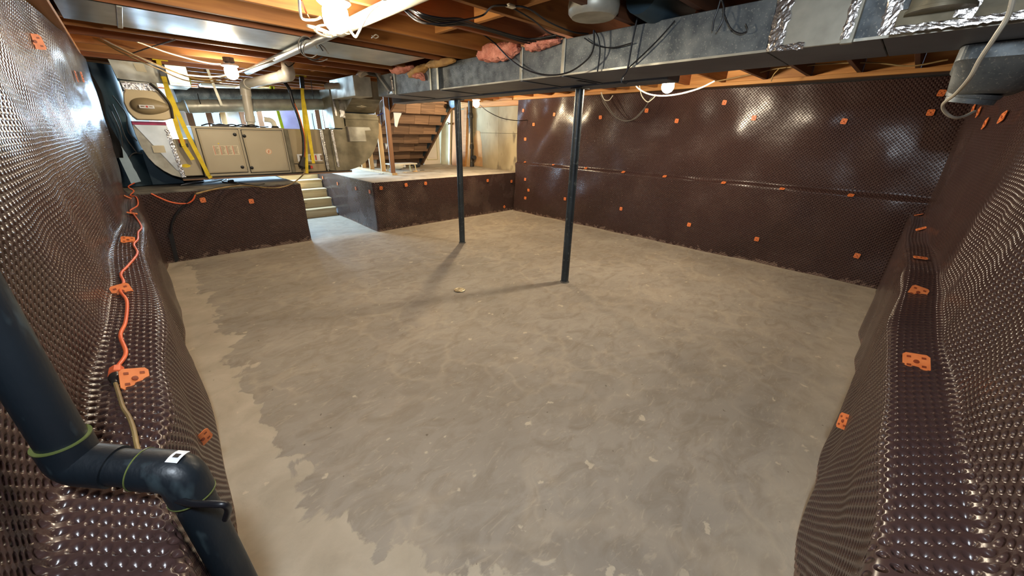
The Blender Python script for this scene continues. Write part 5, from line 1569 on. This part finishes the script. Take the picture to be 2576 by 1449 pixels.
cable('white_cable', [V(a, b, 'x', 5.2) for a, b in ((1608, 210), (1614, 240), (1628, 256), (1640, 250), (1650, 240))], .006, M['white_cable'], 'thin pale cable hanging left of the bulb behind the duct')
cable('white_cable', [V(a, b, 'x', 5.2) for a, b in ((1512, 232), (1520, 250), (1532, 252), (1542, 240))], .006, M['white_cable'], 'little cable loop right of the nearer post top')
cable('tan_cable', [V(a, b, 'x', 5.6) for a, b in ((1800, 205), (1900, 185), (1960, 172), (2100, 160), (2200, 158), (2290, 166), (2385, 150))], .007, M['tan_cable'], 'long thin cable strung along the joist ends above the back wall')
cable('tan_cable', [V(a, b, 'x', 5.5) for a, b in ((1960, 172), (1945, 190), (1940, 205))], .006, M['tan_cable'], 'short cable tail dropping from the long strung cable')
wp = [V(a, b, 'x', c_) for a, b, c_ in ((2550, -10, 1.9), (2536, 40, 1.95), (2505, 90, 2.0), (2465, 150, 2.1), (2440, 195, 2.2), (2405, 235, 2.4), (2373, 262, 2.6), (2378, 282, 2.7), (2400, 296, 2.8), (2425, 293, 3.0), (2452, 280, 3.2))]
cable('white_cable', wp, .0065, M['white_cable'], 'white cable hanging in front of the duct boot at the right and curling under it')
cable('blue_cable', [V(a, b, 'y', 7.3) for a, b in ((976, 258), (972, 275), (962, 285), (950, 290))], .006, M['blue_cable'], 'blue wire looping between the studs')
for k, (pts, lab) in enumerate((([(283, 240), (300, 262), (318, 290), (322, 330), (345, 355)], 'thin grey wire bending down the blue duct, upper'),
                                ([(283, 262), (300, 300), (316, 345), (345, 385)], 'thin grey wire below the first one on the blue duct'),
                                ([(280, 280), (302, 330), (310, 380)], 'thin dark wire nearest the foam board'),
                                ([(323, 412), (326, 395), (338, 385), (358, 386)], 'grey wire arching low beside the metal elbow'))):
    cable('thin_wire', [V(a, b, 'y', 6.9) for a, b in pts], .006, M['grey_cable'], lab)
for k, (px, y0, y1_) in enumerate(((782, 200, 250), (850, 190, 330), (785, 285, 330), (552, 285, 320), (497, 235, 262))):
    cable('thin_wire', [V(px, y0, 'y', 6.75), V(px + 3, (y0 + y1_) / 2, 'y', 6.75), V(px + 8, y1_, 'y', 6.75)], .005 if k != 1 else .012, M['black'],
          ['black wire in front of the rear window right of the strap', 'thick black line beside the riser duct', 'thin black wire left of the standing seams', 'thin wire slanting onto the furnace top', 'thin wire behind the first yellow strap'][k])

# housing of the shop light over the steps
sl = thing('shop_light', 'long cool white shop light under the far joists beyond the furnace', 'lamp', (1.75, 8.75, JB))
MB().box((1.08, 8.60, 2.255), (2.42, 8.90, JB - .002), .01).build('housing', M['drywall'], sl)
